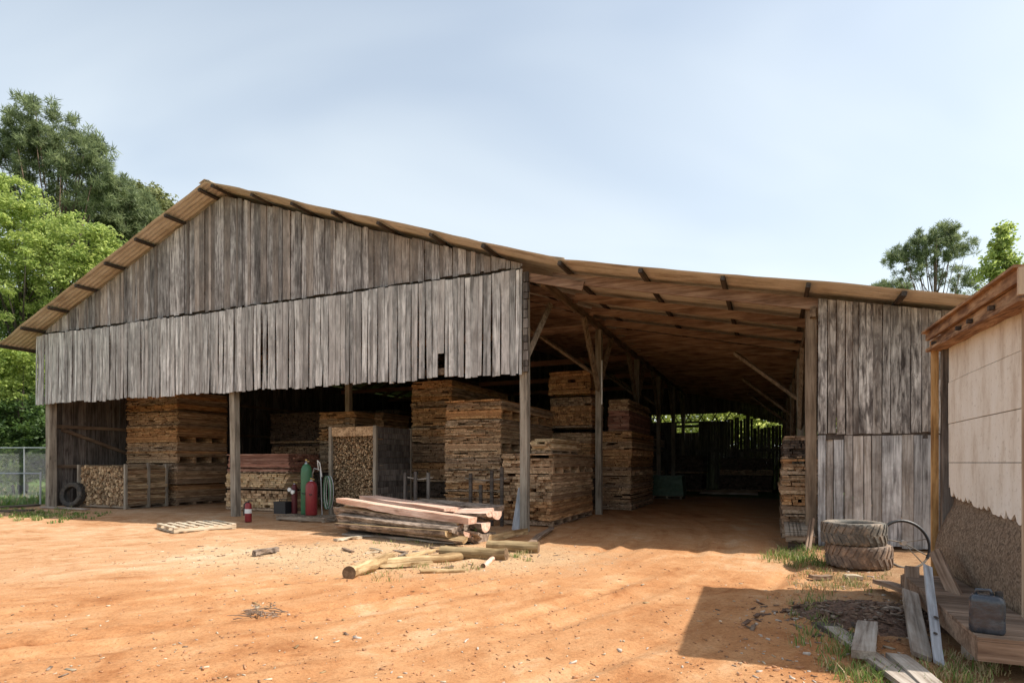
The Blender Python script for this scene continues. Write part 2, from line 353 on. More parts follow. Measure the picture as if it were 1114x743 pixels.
def ground_mat():
    m, nt, b = new_mat('red clay dirt'); L = nt.links.new
    tc = N(nt, 'ShaderNodeTexCoord'); ob = tc.outputs['Object']
    big = noise(nt, ob, .32, 6., .62, .6); mid = noise(nt, ob, 1.7, 7., .7, .8); fine = noise(nt, ob, 34., 8., .8)
    ctr = N(nt, 'ShaderNodeVectorMath', operation='SUBTRACT'); L(ob, ctr.inputs[0]); ctr.inputs[1].default_value = (-10.8, 18, 0)
    sp = N(nt, 'ShaderNodeSeparateXYZ'); L(ctr.outputs[0], sp.inputs[0])
    rad = math_n(nt, 'SQRT', math_n(nt, 'ADD', math_n(nt, 'MULTIPLY', sp.outputs[0], sp.outputs[0]), math_n(nt, 'MULTIPLY', sp.outputs[1], sp.outputs[1])))
    ang = math_n(nt, 'ARCTAN2', sp.outputs[1], sp.outputs[0])
    pc = N(nt, 'ShaderNodeCombineXYZ'); L(math_n(nt, 'MULTIPLY', rad, 1.5), pc.inputs[0]); L(math_n(nt, 'MULTIPLY', ang, 2.4), pc.inputs[1])
    tr = noise(nt, pc.outputs[0], 2.1, 7., .7, .35)
    lane = N(nt, 'ShaderNodeMapRange', interpolation_type='SMOOTHSTEP'); lane.inputs['From Min'].default_value = 10.6; lane.inputs['From Max'].default_value = 13.2
    L(math_n(nt, 'ADD', rad, math_n(nt, 'MULTIPLY', big.outputs[0], 2.)), lane.inputs['Value'])
    s = math_n(nt, 'ADD', math_n(nt, 'MULTIPLY', big.outputs[0], .38), math_n(nt, 'MULTIPLY', mid.outputs[0], .37))
    s = math_n(nt, 'ADD', s, math_n(nt, 'MULTIPLY', tr.outputs[0], .25))
    r = ramp(nt, [(.38, (.31,.14,.06)), (.45, (.44,.235,.115)), (.52, (.525,.31,.17)), (.61, (.60,.425,.28))]); L(s, r.inputs[0])
    fr = ramp(nt, [(.32, (.64,.62,.60)), (.5, (1,1,1)), (.68, (1.22,1.22,1.22))]); L(fine.outputs[0], fr.inputs[0])
    lr = ramp(nt, [(.38, (.28,.105,.038)), (.45, (.41,.185,.075)), (.53, (.49,.25,.112)), (.62, (.56,.36,.205))]); L(s, lr.inputs[0])
    c0 = mixc(nt, math_n(nt, 'MULTIPLY', lane.outputs[0], .85), r.outputs[0], lr.outputs[0])
    c = mixc(nt, 1., c0, fr.outputs[0], 'MULTIPLY')
    # brown littered soil along the buildings on the right; tone also carries shed shade
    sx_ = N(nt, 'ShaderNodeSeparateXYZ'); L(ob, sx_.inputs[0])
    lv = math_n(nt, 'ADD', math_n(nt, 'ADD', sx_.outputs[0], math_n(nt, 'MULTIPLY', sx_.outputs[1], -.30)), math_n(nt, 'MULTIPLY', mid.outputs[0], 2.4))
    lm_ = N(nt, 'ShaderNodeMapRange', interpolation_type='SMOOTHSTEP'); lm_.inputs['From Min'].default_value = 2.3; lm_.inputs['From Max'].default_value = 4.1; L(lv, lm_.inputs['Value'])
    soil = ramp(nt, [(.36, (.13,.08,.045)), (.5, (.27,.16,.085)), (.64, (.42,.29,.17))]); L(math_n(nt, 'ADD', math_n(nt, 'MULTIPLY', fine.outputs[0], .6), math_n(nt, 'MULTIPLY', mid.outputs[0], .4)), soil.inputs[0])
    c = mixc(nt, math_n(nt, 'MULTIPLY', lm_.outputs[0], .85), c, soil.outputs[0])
    # trodden sawdust round the logs and the slab heap
    sv = N(nt, 'ShaderNodeVectorMath', operation='SUBTRACT'); L(ob, sv.inputs[0]); sv.inputs[1].default_value = (-1.9, 10.7, 0)
    sv2 = N(nt, 'ShaderNodeVectorMath', operation='MULTIPLY'); L(sv.outputs[0], sv2.inputs[0]); sv2.inputs[1].default_value = (.32, .62, 0)
    sl = N(nt, 'ShaderNodeVectorMath', operation='LENGTH'); L(sv2.outputs[0], sl.inputs[0])
    sm_ = N(nt, 'ShaderNodeMapRange', interpolation_type='SMOOTHSTEP'); sm_.inputs['From Min'].default_value = 1.5; sm_.inputs['From Max'].default_value = .75; L(math_n(nt, 'ADD', sl.outputs['Value'], math_n(nt, 'MULTIPLY', math_n(nt, 'SUBTRACT', mid.outputs[0], .5), 2.2)), sm_.inputs['Value'])
    sdc = ramp(nt, [(.4, (.40,.26,.14)), (.6, (.60,.46,.29))]); L(fine.outputs[0], sdc.inputs[0])
    c = mixc(nt, math_n(nt, 'MULTIPLY', sm_.outputs[0], .6), c, sdc.outputs[0])
    # flecks of bark and chips
    vo = N(nt, 'ShaderNodeTexVoronoi'); mp3 = N(nt, 'ShaderNodeMapping'); L(ob, mp3.inputs[0]); mp3.inputs['Scale'].default_value = (.55,1.2,1); L(mp3.outputs[0], vo.inputs['Vector']); vo.inputs['Scale'].default_value = 13.
    fl = ramp(nt, [(.10, (1,1,1)), (.2, (0,0,0))]); L(vo.outputs['Distance'], fl.inputs[0])
    fm = ramp(nt, [(.5, (0,0,0)), (.6, (1,1,1))]); L(mid.outputs[0], fm.inputs[0])
    c = mixc(nt, math_n(nt, 'MULTIPLY', math_n(nt, 'MULTIPLY', fl.outputs[0], fm.outputs[0]), .4), c, (.20,.10,.05))
    # grass land away from the yard and barn (distance from a yard centre)
    sub = N(nt, 'ShaderNodeVectorMath', operation='SUBTRACT'); L(ob, sub.inputs[0]); sub.inputs[1].default_value = (-2, 13, 0)
    sc_ = N(nt, 'ShaderNodeVectorMath', operation='MULTIPLY'); L(sub.outputs[0], sc_.inputs[0]); sc_.inputs[1].default_value = (1,.9,0)
    ln = N(nt, 'ShaderNodeVectorMath', operation='LENGTH'); L(sc_.outputs[0], ln.inputs[0])
    d = math_n(nt, 'ADD', ln.outputs['Value'], math_n(nt, 'MULTIPLY', mid.outputs[0], 3.))
    gm = N(nt, 'ShaderNodeMapRange'); gm.inputs['From Min'].default_value = 19.8; gm.inputs['From Max'].default_value = 21.3; L(d, gm.inputs['Value'])
    gr = ramp(nt, [(.35, (.045,.085,.015)), (.65, (.10,.15,.035))]); L(mid.outputs[0], gr.inputs[0])
    c = mixc(nt, gm.outputs[0], c, gr.outputs[0])
    L(c, b.inputs['Base Color']); b.inputs['Roughness'].default_value = .95; b.inputs['Specular IOR Level'].default_value = .1
    bs = math_n(nt, 'ADD', fine.outputs[0], math_n(nt, 'MULTIPLY', mid.outputs[0], .8))
    bp = N(nt, 'ShaderNodeBump'); bp.inputs['Strength'].default_value = .55; bp.inputs['Distance'].default_value = .035; L(bs, bp.inputs['Height']); L(bp.outputs[0], b.inputs['Normal'])
    return m
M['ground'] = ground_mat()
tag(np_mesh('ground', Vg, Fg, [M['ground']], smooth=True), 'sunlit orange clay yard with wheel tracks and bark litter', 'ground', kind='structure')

# ------------------------------------------------------------------ barn
barn = thing('lumber_barn', 'long open fronted lumber barn with grey board gable and rusty tin roof', 'barn', W(0,0,0), ANG)
RP = [(-20.75,5.93), (-9.95,9.97), (1.0,6.22), (9.35,4.42)]           # roof profile s,z
def roof_z(s):
    for (a, za), (b, zb) in zip(RP, RP[1:]):
        if s <= b: return za + (zb-za)*(s-a)/(b-a)
    return RP[-1][1]
T0, T1 = -.76, 27.
def roof_sheet(s0, s1, nseg):
    ts = np.arange(T0, T1, .0375); ph = (ts-T0)/.15*2*PI
    nseg *= 4; V = []; ss = np.linspace(s0, s1, nseg+1)
    for j, s in enumerate(ss):
        wob = .012*np.sin(ts*.9+s*1.3)
        edge = np.exp(-(ts-T0)/.25)*(.35 if s0 == RP[2][0] else .8); j1 = vnoise(np.array([s*1.1]), np.array([3.3]), 31)[0]-.5; j2 = vnoise(np.array([s*2.7]), np.array([1.3]), 32)[0]-.5
        V.append(np.stack([np.full_like(ts, s), ts + edge*.07*j1, roof_z(s) + .016*np.cos(ph) + wob + .02 + edge*.05*j2], 1))
    V = np.concatenate(V); n = len(ts)
    ii, jj = np.meshgrid(np.arange(n-1), np.arange(nseg)); q = (jj*n+ii).ravel()
    Fq = np.stack([q, q+n, q+n+1, q+1], 1)
    return V, Fq
for s0, s1, k in ((RP[0][0], RP[1][0], 8), (RP[1][0], RP[2][0]+.25, 8), (RP[2][0], RP[3][0], 7)):
    V, Fq = roof_sheet(s0, s1, k)
    if s0 == RP[2][0]: V[:,2] -= .045
    np_mesh('roof_sheet', V, Fq, [M['tin']], barn, smooth=True)
m = MB()
for sg in (-1, 1):
    m.beam((RP[1][0]+sg*.11, T0-.02, RP[1][1]+.035), (RP[1][0]+sg*.11, T1, RP[1][1]+.035), .24, .012, Vector((sg*.36,0,1)))
m.build('ridge_cap', M['tin'], bpy.data.objects['roof_sheet'])
# purlins under the sheet, ends showing along the verge
def slope_n(s0, s1): 
    z0, z1 = roof_z(s0), roof_z(s1); v = Vector((s1-s0, 0, z1-z0)).normalized(); return Vector((-v.z, 0, v.x))
ps = [(-20.62,0),(-19.2,0),(-17.65,0),(-16.1,0),(-14.6,0),(-13.1,0),(-11.7,0),(-10.25,0),(-9.65,1),(-8.1,1),(-6.6,1),(-5.2,1),(-3.75,1),(-2.2,1),(-.75,1),(1.15,2),(2.95,2),(4.6,2),(6.15,2),(7.7,2),(9.2,2)]
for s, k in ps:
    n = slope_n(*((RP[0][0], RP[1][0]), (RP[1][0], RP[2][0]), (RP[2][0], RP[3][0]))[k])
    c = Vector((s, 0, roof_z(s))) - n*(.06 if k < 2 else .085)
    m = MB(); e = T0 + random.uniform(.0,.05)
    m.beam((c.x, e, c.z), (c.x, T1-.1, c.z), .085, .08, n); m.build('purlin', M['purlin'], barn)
# rafters along the slope
def rafter(s0, s1, t, dep, w, drop):
    n = slope_n(s0, s1); m = MB(); a = Vector((s0, t, roof_z(s0)))-n*drop; b = Vector((s1, t, roof_z(s1)))-n*drop
    m.beam(a, b, w, dep, n); return m.build('rafter', M['raft'], barn)
tt = .02; k = 0
while tt < 26.5:
    j = random.uniform(-.06,.06)
    rafter(.75, 9.0, tt + (j if k else 0), .215+random.uniform(-.03,.02), .055, .255)
    if k > 0:
        rafter(-10.0, .7, tt+.5+j, .2, .05, .23); rafter(-20.3, -9.95, tt+.5+j, .2, .05, .23)
    tt += (1.85, 1.6, 1.5)[k] if k < 3 else 1.42; k += 1
# doubled short boards at the kink of the verge
m = MB(); m.beam((-.2,-.1,6.18),(1.5,-.1,5.72),.05,.2); m.build('verge_board', M['raft'], barn)
# boards of the gable, skirt and right wall
def siding(s0, s1, zb, zt, t, wmin, wmax, ragb, ragt, lean=.0, layers=1, skip=None, warp=.0):
    m = MB(); s = s0
    while s < s1-.02:
        w = min(random.uniform(wmin, wmax), s1-s); sm = s+w/2
        z0 = (zb(sm) if callable(zb) else zb) + random.uniform(-ragb, ragb); 
        zl = (zt(s) if callable(zt) else zt); zr = (zt(s+w) if callable(zt) else zt)
        rt = random.uniform(-ragt, ragt); th = random.uniform(.018,.03); tj = t + random.uniform(-.016,.016)
        l = random.uniform(-lean, lean); g = random.uniform(.004,.018)
        if skip:
            zz = skip(sm)
            if zz is not None: z0 = zz
        if zl-z0 > .05:
            nseg = 4 if warp else 1; rows = []
            bow = random.uniform(-warp, warp); bs = random.uniform(-warp, warp)*.6; endk = random.uniform(-warp,warp)
            for i in range(nseg+1):
                f = i/nseg; dz0 = z0+(zl+rt-z0)*f; dz1 = z0+(zr+rt-z0)*f
                y = tj + bow*math.sin(f*PI) - abs(endk)*(1-f)**3; dx = l*(1-f) + bs*math.sin(f*PI)
                rows.append([(s+dx, y, dz0), (s+w-g+dx, y+random.uniform(-.004,.004), dz1), (s+w-g+dx, y+th, dz1), (s+dx, y+th, dz0)])
            vs = [p for r in rows for p in r]; fs = [(3,2,1,0), tuple(nseg*4+i for i in range(4))]
            for i in range(nseg):
                for j in range(4): fs.append((i*4+j, i*4+(j+1)%4, i*4+4+(j+1)%4, i*4+4+j))
            m.add(vs, fs)
        s += w
    return m
siding(-19.3, -.02, 6.37, lambda s: roof_z(s)-.13, -.10, .08, .26, .03, .03, .012).build('gable_siding', M['gable'], barn)
m = MB(); m.box(-19.2, -.1, -.02, .01, 6.1, 6.4); m.box(-19.2, -.1, -.02, .03, 8.0, 8.15) if False else None
m.build('gable_rail', M['purlin'], barn)
sk_ = siding(-19.28, .02, lambda s: 3.78+.02*math.sin(s*2.1), lambda s: 6.28+.02*math.sin(s*1.3), -.20, .075, .175, .032, .02, .04,
       skip=lambda s: 4.42 if -2.35 < s < -2.1 else None, warp=.03).build('skirt_siding', M['skirt'], barn)
for zr in (3.98, 5.9): 
    m = MB(); m.beam((-19.2,-.07,zr),(.1,-.07,zr),.06,.16); m.build('skirt_rail', M['plate'], sk_)
m = MB(); z = 3.82
while z < 6.1:   # ragged block ends at the corner
    h = random.uniform(.12,.3); m.box(.03,.12+random.uniform(0,.05),-.19,-.1,z,z+h*.9); z += h
m.build('corner_trim', M['inner'], sk_)
siding(6.34, 9.05, 2.21, lambda s: roof_z(s)-.16, -.10, .10, .18, .02, .01, .008).build('upper_wall_siding', M['rightup'], barn)
lw_ = siding(6.62, 9.05, .03, 2.17, -.07, .13, .21, .02, .01, .006).build('lower_wall_siding', M['rightlow'], barn)
m = MB(); m.box(6.34,6.47,-.09,.04,0,2.19); m.box(6.49,6.61,-.03,.02,0,2.18); m.build('wall_jamb', M['rightlow'], lw_)
m = MB(); m.box(6.36,9.0,-.065,-.02,2.10,2.24); m.build('wall_rail', M['purlin'], barn)
# side, rear and inner walls
def wall_along_t(s, t0, t1, zb, zt, mat, name, gap=.012):
    m = MB(); t = t0
    while t < t1:
        w = random.uniform(.13,.24); m.box(s+random.uniform(-.01,.01), s+.025, t, t+w-gap*random.random(), zb+random.uniform(0,.05), zt+random.uniform(-.03,0)); t += w
    return m.build(name, mat, barn)
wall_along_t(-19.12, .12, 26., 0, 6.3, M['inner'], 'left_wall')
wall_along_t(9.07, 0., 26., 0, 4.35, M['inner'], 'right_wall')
for z in (1.5, 3.0, 4.5):
    m = MB(); m.beam((-19.03,.2,z),(-19.03,25.8,z),.08,.12); m.build('wall_girt', M['plate'], barn)
m = MB(); m.beam((-19.0,.5,2.9),(-19.0,4.2,1.6),.06,.12); m.build('wall_brace', M['plate'], barn)
zr_ = lambda y, Z: EYE + (HY-y)*Z/F
holes = []
for x0, x1, y0, y1 in ((342,397,424,438),(444,451,432,444)):
    sa, Za = on_t(x0, 26); sb, Zb = on_t(x1, 26); holes.append((sa, sb, zr_(y1, (Za+Zb)/2), zr_(y0, (Za+Zb)/2)))
m = MB(); s = -19.1
while s < 9.0:      # rear wall: rough planks of uneven height, some missing
    w = random.uniform(.14,.26); c = s+w/2
    if c > 3.0:
        g = random.choice((.006,.01,.02,.035)); top = (4.42 if c < 4.6 else 3.9)+random.uniform(-.22,.12)
        m.box(s, s+w-.003, 26.03, 26.06, -.3, 2.55+random.uniform(-.2,.2)); m.box(s, s+w-g, 26., 26.025, 2.0, top)
        lint = min(4.8, roof_z(c)-.95-.07*(c-3))
        m.box(s, s+w-.002, 26., 26.03, lint+random.uniform(-.05,.05), roof_z(c)-.12)
    elif c > -1.6:
        win = 0.05 < c < 1.35
        m.box(s, s+w-.004, 26., 26.03, -.3, 3.55 if win else 4.25)
        if win: m.box(s, s+w-.004, 26., 26.03, 4.15, 4.27)
        m.box(s, s+w-.002, 26., 26.03, 4.72, roof_z(c)-.12)
    else:
        z = 0.
        for (sa, sb, z0, z1) in holes:
            if sa < c < sb: m.box(s, s+w-.004, 26., 26.03, 0, z0+random.uniform(-.1,.1)); z = z1+random.uniform(-.1,.1)
        m.box(s, s+w-.002, 26., 26.03, z, roof_z(c)-.12)
    s += w
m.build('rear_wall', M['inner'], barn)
for z, a, b in ((2.4,-19,9),(3.95,-1.5,2.0)):
    m = MB(); m.beam((a,25.9,z),(b,25.9,z),.06,.16); m.build('rear_rail', M['inner'], barn)
m = MB()
for k in range(12): m.beam((-1.5+k*.4,25.9,4.2),(-1.5+k*.4+.45*(1 if k%2 else -1),25.9,4.95),.05,.06)
m.build('rear_lattice', M['inner'], barn)
m = MB()
for k in range(7): m.beam((holes[0][0]-.3+k*.9,25.9,holes[0][2]-.2),(holes[0][0]-.3+k*.9+(.9 if k%2 else -.9),25.9,holes[0][3]+.2),.08,.12)
m.build('gable_brace', M['inner'], barn)
# posts, plates, braces
def post(s, t, h, w=.17, name='post', lean=(0,0)):
    m = MB(); n = 5; pts = []
    vs = []
    for i in range(n+1):
        f = i/n; dx = lean[0]*f + random.uniform(-.006,.006); dy = lean[1]*f; ww = w*(1+random.uniform(-.03,.03))/2
        for a, b in ((-1,-1),(1,-1),(1,1),(-1,1)): vs.append((s+dx+a*ww, t+dy+b*ww, -.1+(h+.1)*f))
    fs = [(3,2,1,0), tuple(n*4+i for i in range(4))]
    for i in range(n):
        for j in range(4): fs.append((i*4+j, i*4+(j+1)%4, i*4+4+(j+1)%4, i*4+4+j))
    m.add(vs, fs); return m.build(name, M['post'], barn)
def brace(p0, p1, w=.1, h=.12):
    m = MB(); m.beam(p0, p1, w, h, Vector((.3,.5,.1))); return m.build('brace', M['brace'], barn)
post(-18.84, .05, 6.2, .24); post(-9.56, .03, 6.1, .2, lean=(-.12,0)); post(0, 0, 6.1, .19)
PT = (5.3, 11.3, 16.5, 21.4, 25.7)
for s in (.42, -9.5, 6.25):
    zt = min(roof_z(s)-.42, 6.0)
    if s < -5: zt = 6.0
    m = MB(); s_b = s if s > 0.5 or s < -1 else .42
    m.beam((s_b, -.05 if s != .42 else .1, zt), (s_b, 26, zt), .1, .2); m.build('plate_beam', M['plate'], barn)
    for t in PT:
        post(s, t, zt-.1, .19)
        if s > -5:
            brace((s, t, zt-2.1), (s, t-1.75, zt-.06), .11, .13); brace((s, t, zt-1.9), (s, t+1.6, zt-.06), .11, .13)
    if s > -5:
        for t in PT[:3]:
            if s < 1: brace((s-.02, t-.02, zt-1.6), (s-2.4, t-.02, zt+.15), .08, .11)
            else: brace((s-.02, t-.02, zt-1.25), (s-1.75, t-.02, zt+.2), .09, .12)
_p = post(6.22, .2, 4.75, .2); _p.data.materials[0] = M['brace']  # darker wood than the other posts: its shade is put into the colour
brace((.0,.05,4.15),(.1,1.55,5.85),.1,.13)
m = MB()
for t in (5.3, 11.3, 16.5, 21.4): m.beam((-19,t,6.0),(.4,t,6.0),.1,.22)
m.build('tie_beam', M['raft'], barn)
m = MB(); m.box(.52,.56,5.17,5.2,3.5,4.9); m.build('conduit', M['white'], barn)

# ------------------------------------------------------------------ packs of sawn lumber
def boards_mb(w, d, h, axis, th, bw, jit=.06, rough=.02, seed=0):
    rr = random.Random(seed); m = MB(); z = 0.; run = 0; mi = 0; lo = 0.
    while z < h-.4*th:
        if run <= 0: run = rr.randint(2,6); mi = rr.choice((0,0,0,1,2)); lo = rr.choice((0,0,rr.uniform(-.1,.06)))
        run -= 1
        t_ = min(th*rr.uniform(.85,1.15), h-z); lat = w if axis == 'y' else d; lng = d if axis == 'y' else w
        a = rr.uniform(0,.03)
        while a < lat-.03:
            b = min(a + bw*rr.uniform(.5,1.5), lat + rr.uniform(-.02,.02))
            if rr.random() > .035:
                e0 = rr.uniform(-jit, jit)*(2. if rr.random() < .12 else 1.)+lo; e1 = lng + rr.uniform(-jit, jit); o = rr.uniform(-rough, rough)
                if axis == 'y': m.box(-w+a+o, -w+b-.004+o, e0, e1, z, z+t_*.9, mi)
                else: m.box(-w+e0, -w+e1, a+o, b-.004+o, z, z+t_*.93)
            a = b
        z += t_
    return m
def pallet_mb(w, d, h=.12):
    m = MB()
    k = max(3, int(w/.6)+1)
    for i in range(k):
        x = -w + (w-.1)*i/(k-1); m.box(x, x+.09, .01, d-.01, .02, h-.022)
    kk = max(4, int(d/.25))
    for i in range(kk):
        y = (d-.1)*i/(kk-1); m.box(-w, 0, y, y+.1, h-.022, h)
        if i % 3 == 0: m.box(-w+.01, -.01, y, y+.1, 0, .02)
    return m
def pallet_side(w, d, h=.12):
    m = MB(); k = max(3, int(d/.7)+1)
    for i in range(k):
        y = (d-.11)*i/(k-1); nl = max(1, int(h/.08)); hz_ = (h-.042)/nl
        for q in range(nl): m.box(-w+random.uniform(-.03,.03), random.uniform(-.04,.02), y+random.uniform(-.02,.02), y+.11, .02+q*hz_, .02+q*hz_+hz_*.94)
    kk = max(4, int(w/.22))
    for i in range(kk):
        x = -w+(w-.1)*i/(kk-1); m.box(x, x+.1, 0, d, h-.022, h)
    m.box(-w, -w+.12, 0, d, 0, .02); m.box(-.12, 0, 0, d, 0, .02)
    return m
npack = [0]; ALT = {0:(2,1), 1:(0,2), 2:(0,1), 3:(3,0), 4:(0,4), 5:(2,5)}
def pack(label, s, t, w, d, z0, z1, tone, group, axis='y', th=.046, bw=.34, base=.12, jit=.045, rough=.015, rz=0.):
    npack[0] += 1
    o = thing('lumber_pack', label, 'lumber', W(s, t, z0), ANG+rz, group)
    if base: pallet_side(w, d, base).build('pallet', STK[tone if base > .15 else 2], o)
    b = boards_mb(w, d, z1-z0-base-.004, axis, th, bw, jit, rough, npack[0]*13).build('boards', [STK[tone], STK[ALT[tone][0]], STK[ALT[tone][1]]], o); b.location = (0,0,base+.003)
    return o
def stack(xl, xc, yc, xr, levels, group, tcap=None):
    """levels: (y_bottom, y_top, tone, axis, label, dict)"""
    g = G(xc, yc); s, t = loc(g); Z = g.y
    w = s - on_t(xl, t)[0]; d = on_s(xr, s)[0] - t
    if d < .6 or d > 9: d = 4.
    if tcap: d = min(d, tcap)
    for (yb, yt, tone, axis, label, kw) in levels:
        z0 = max(0., EYE + (HY-yb)*Z/F); z1 = EYE + (HY-yt)*Z/F
        if yb >= yc: z0 = 0.
        kw = dict(kw); ds = kw.pop('ds', random.uniform(-.05,.03)); dt = kw.pop('dt', random.uniform(0,.08)); sw = kw.pop('sw', 1.); sd = kw.pop('sd', 1.)
        pack(label, s+ds, t+dt, w*sw, d*sd, z0, z1, tone, group, axis, **kw)
    return s, t, w, d
GL = 'lumber packs stacked by the left wall'
stack(137, 192, 550, 246, [
    (550,504,2,'y','lowest lumber pack on the floor behind the slatted stake crate', {}),
    (503.9,481,0,'y','second lumber pack from the floor in the tall left stack', dict(base=.27)),
    (480.9,462,1,'y','middle lumber pack with ragged board ends in tall left stack', dict(base=.24)),
    (461.9,447,0,'y','lumber pack just below the top orange one in tall left stack', dict(base=.05)),
    (446.9,424,1,'y','orange brown lumber pack topmost in the tall left stack', dict(base=.05))], GL, 6.)
GM = 'lumber packs behind the second post'
stack(246, 312, 557, 341, [
    (557,533,4,'y','yellowish lumber pack on the floor beside the fire extinguisher', dict(th=.09,bw=.16,rough=.03)),
    (532.9,515,4,'y','pale lumber pack sandwiched under the reddish pack behind the post', dict(th=.07,bw=.2,base=.08,rough=.04)),
    (514.9,493.5,3,'x','reddish lumber pack with long planks facing front, top of its stack', dict(th=.045,base=.05,sd=1.15))], GM, 2.2)
GB = 'lumber packs behind the tall stake crate'
stack(347, 386, 550, 396, [
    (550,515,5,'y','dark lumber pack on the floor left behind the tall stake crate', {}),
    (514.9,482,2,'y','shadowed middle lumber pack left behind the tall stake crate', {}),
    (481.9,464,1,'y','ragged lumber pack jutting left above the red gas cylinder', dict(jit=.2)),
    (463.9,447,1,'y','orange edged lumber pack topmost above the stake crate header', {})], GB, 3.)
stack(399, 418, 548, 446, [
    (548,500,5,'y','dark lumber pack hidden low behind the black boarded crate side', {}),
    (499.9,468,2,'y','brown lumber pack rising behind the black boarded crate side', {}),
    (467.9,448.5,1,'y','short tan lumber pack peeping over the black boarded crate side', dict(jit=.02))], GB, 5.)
GC = 'lumber packs in the big central stacks'
stack(447, 491, 556, 552, [
    (556,525,5,'y','bottom lumber pack behind the grey stake rack, left central stack', {}),
    (524.9,503,2,'y','brown lumber pack level with the rack rail, left central stack', {}),
    (502.9,483,2,'y','greyish lumber pack third up in the left central stack', dict(base=.06)),
    (482.9,464,0,'y','reddish brown lumber pack fourth up in the left central stack', dict(base=.05)),
    (463.9,442,1,'y','lumber pack second from top of the left central stack', dict(base=.05)),
    (441.9,413,1,'y','topmost lumber pack tucked under the grey skirt boards', dict(base=.05))], GC, 6.)
stack(484, 545, 566, 601, [
    (566,536,2,'y','lumber pack on the floor behind the pink slab pile', dict(jit=.1)),
    (535.9,512,0,'y','ragged lumber pack second up behind the pink slab pile', dict(jit=.1,base=.08)),
    (511.9,491,2,'y','grey edged lumber pack below the gap, right central stack', dict(base=.06)),
    (490.9,455,0,'y','thick tan lumber pack left of the corner post, second from top', dict(base=.26,jit=.09)),
    (454.9,433,1,'y','top tan lumber pack left of the corner post, above dark pallet slots', dict(base=.28))], GC, 6.)
GR = 'lumber packs right of the corner post'
s1, t1, w1, d1 = stack(546, 601, 573, 645, [
    (573,516,0,'y','big lumber pack on pallets beside the corner post, lowest of its stack', dict(th=.085,bw=.2,jit=.1,base=.15)),
    (515.9,493,0,'y','slotted lumber pack on a notched pallet beside the corner post', dict(th=.07,base=.2,jit=.1)),
    (492.9,476,4,'y','loose pale lumber pack with bright ragged ends on notched stack', dict(th=.055,base=.09,jit=.16,rough=.06,sw=.42,sd=.62,ds=-.12,dt=.3))], GR, 4.)
stack(598, 643.5, 555, 656, [
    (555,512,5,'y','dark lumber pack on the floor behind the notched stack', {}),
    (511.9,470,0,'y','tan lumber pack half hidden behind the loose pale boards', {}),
    (465,430,1,'y','lumber pack of neat square ends left of the braced post', dict(th=.075,bw=.16,base=.1)),
    (428,402,1,'y','uppermost planks of the tall stack left of the braced post', dict(th=.11,base=.2))], GR, 3.)
s2, t2, w2, d2 = stack(650, 687.5, 555.3, 713.5, [
    (555.3,518,0,'y','lowest lumber pack of the straight stack facing the aisle', dict(th=.045,base=.1)),
    (517.9,496,0,'y','middle lumber pack of the straight stack facing the aisle', dict(th=.045,base=.22)),
    (495.9,468.5,1,'y','upper lumber pack with pale bearer in the straight aisle stack', dict(th=.045,base=.24)),
    (468,433,3,'y','narrow reddish lumber pack crowning the straight aisle stack', dict(th=.07,base=.02,sw=.62,ds=-.12,dt=.15,sd=.95,rough=.03))], GR, 4.2)
# packs deep in the shade
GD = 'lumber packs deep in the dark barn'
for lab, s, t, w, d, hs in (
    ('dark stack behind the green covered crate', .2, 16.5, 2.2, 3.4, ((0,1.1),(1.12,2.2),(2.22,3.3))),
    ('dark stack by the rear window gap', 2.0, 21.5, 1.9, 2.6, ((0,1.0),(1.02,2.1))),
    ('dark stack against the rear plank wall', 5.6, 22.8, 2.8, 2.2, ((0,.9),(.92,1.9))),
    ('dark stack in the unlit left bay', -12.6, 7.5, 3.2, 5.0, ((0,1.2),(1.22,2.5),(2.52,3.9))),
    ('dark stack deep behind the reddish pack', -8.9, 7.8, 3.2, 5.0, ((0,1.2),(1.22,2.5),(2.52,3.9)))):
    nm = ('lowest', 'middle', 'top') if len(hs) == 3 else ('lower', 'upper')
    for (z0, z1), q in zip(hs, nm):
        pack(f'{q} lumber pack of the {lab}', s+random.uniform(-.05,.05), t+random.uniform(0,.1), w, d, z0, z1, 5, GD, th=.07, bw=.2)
g = G(853, 575); GW = 'lumber packs beside the right wall'
rs, rt = 6.02, .95
zz = 0.
for lab, h, tone, ba in (('bottom lumber pack behind the leaning pallet at right post', .52, 2, .12), ('lumber pack with dark slot, second up behind right post', .42, 2, .2),
                     ('lumber pack with tan bearer, third up behind right post', .42, 0, .2), ('brown lumber pack fourth up behind right post', .36, 0, .12),
                     ('top lumber pack in shade behind right post', .5, 5, .05)):
    pack(lab, rs+.62+random.uniform(-.03,.03), rt, .95, 3.2, zz, zz+h, tone, GW, th=.06, bw=.14, base=ba, jit=.05); zz += h+.003

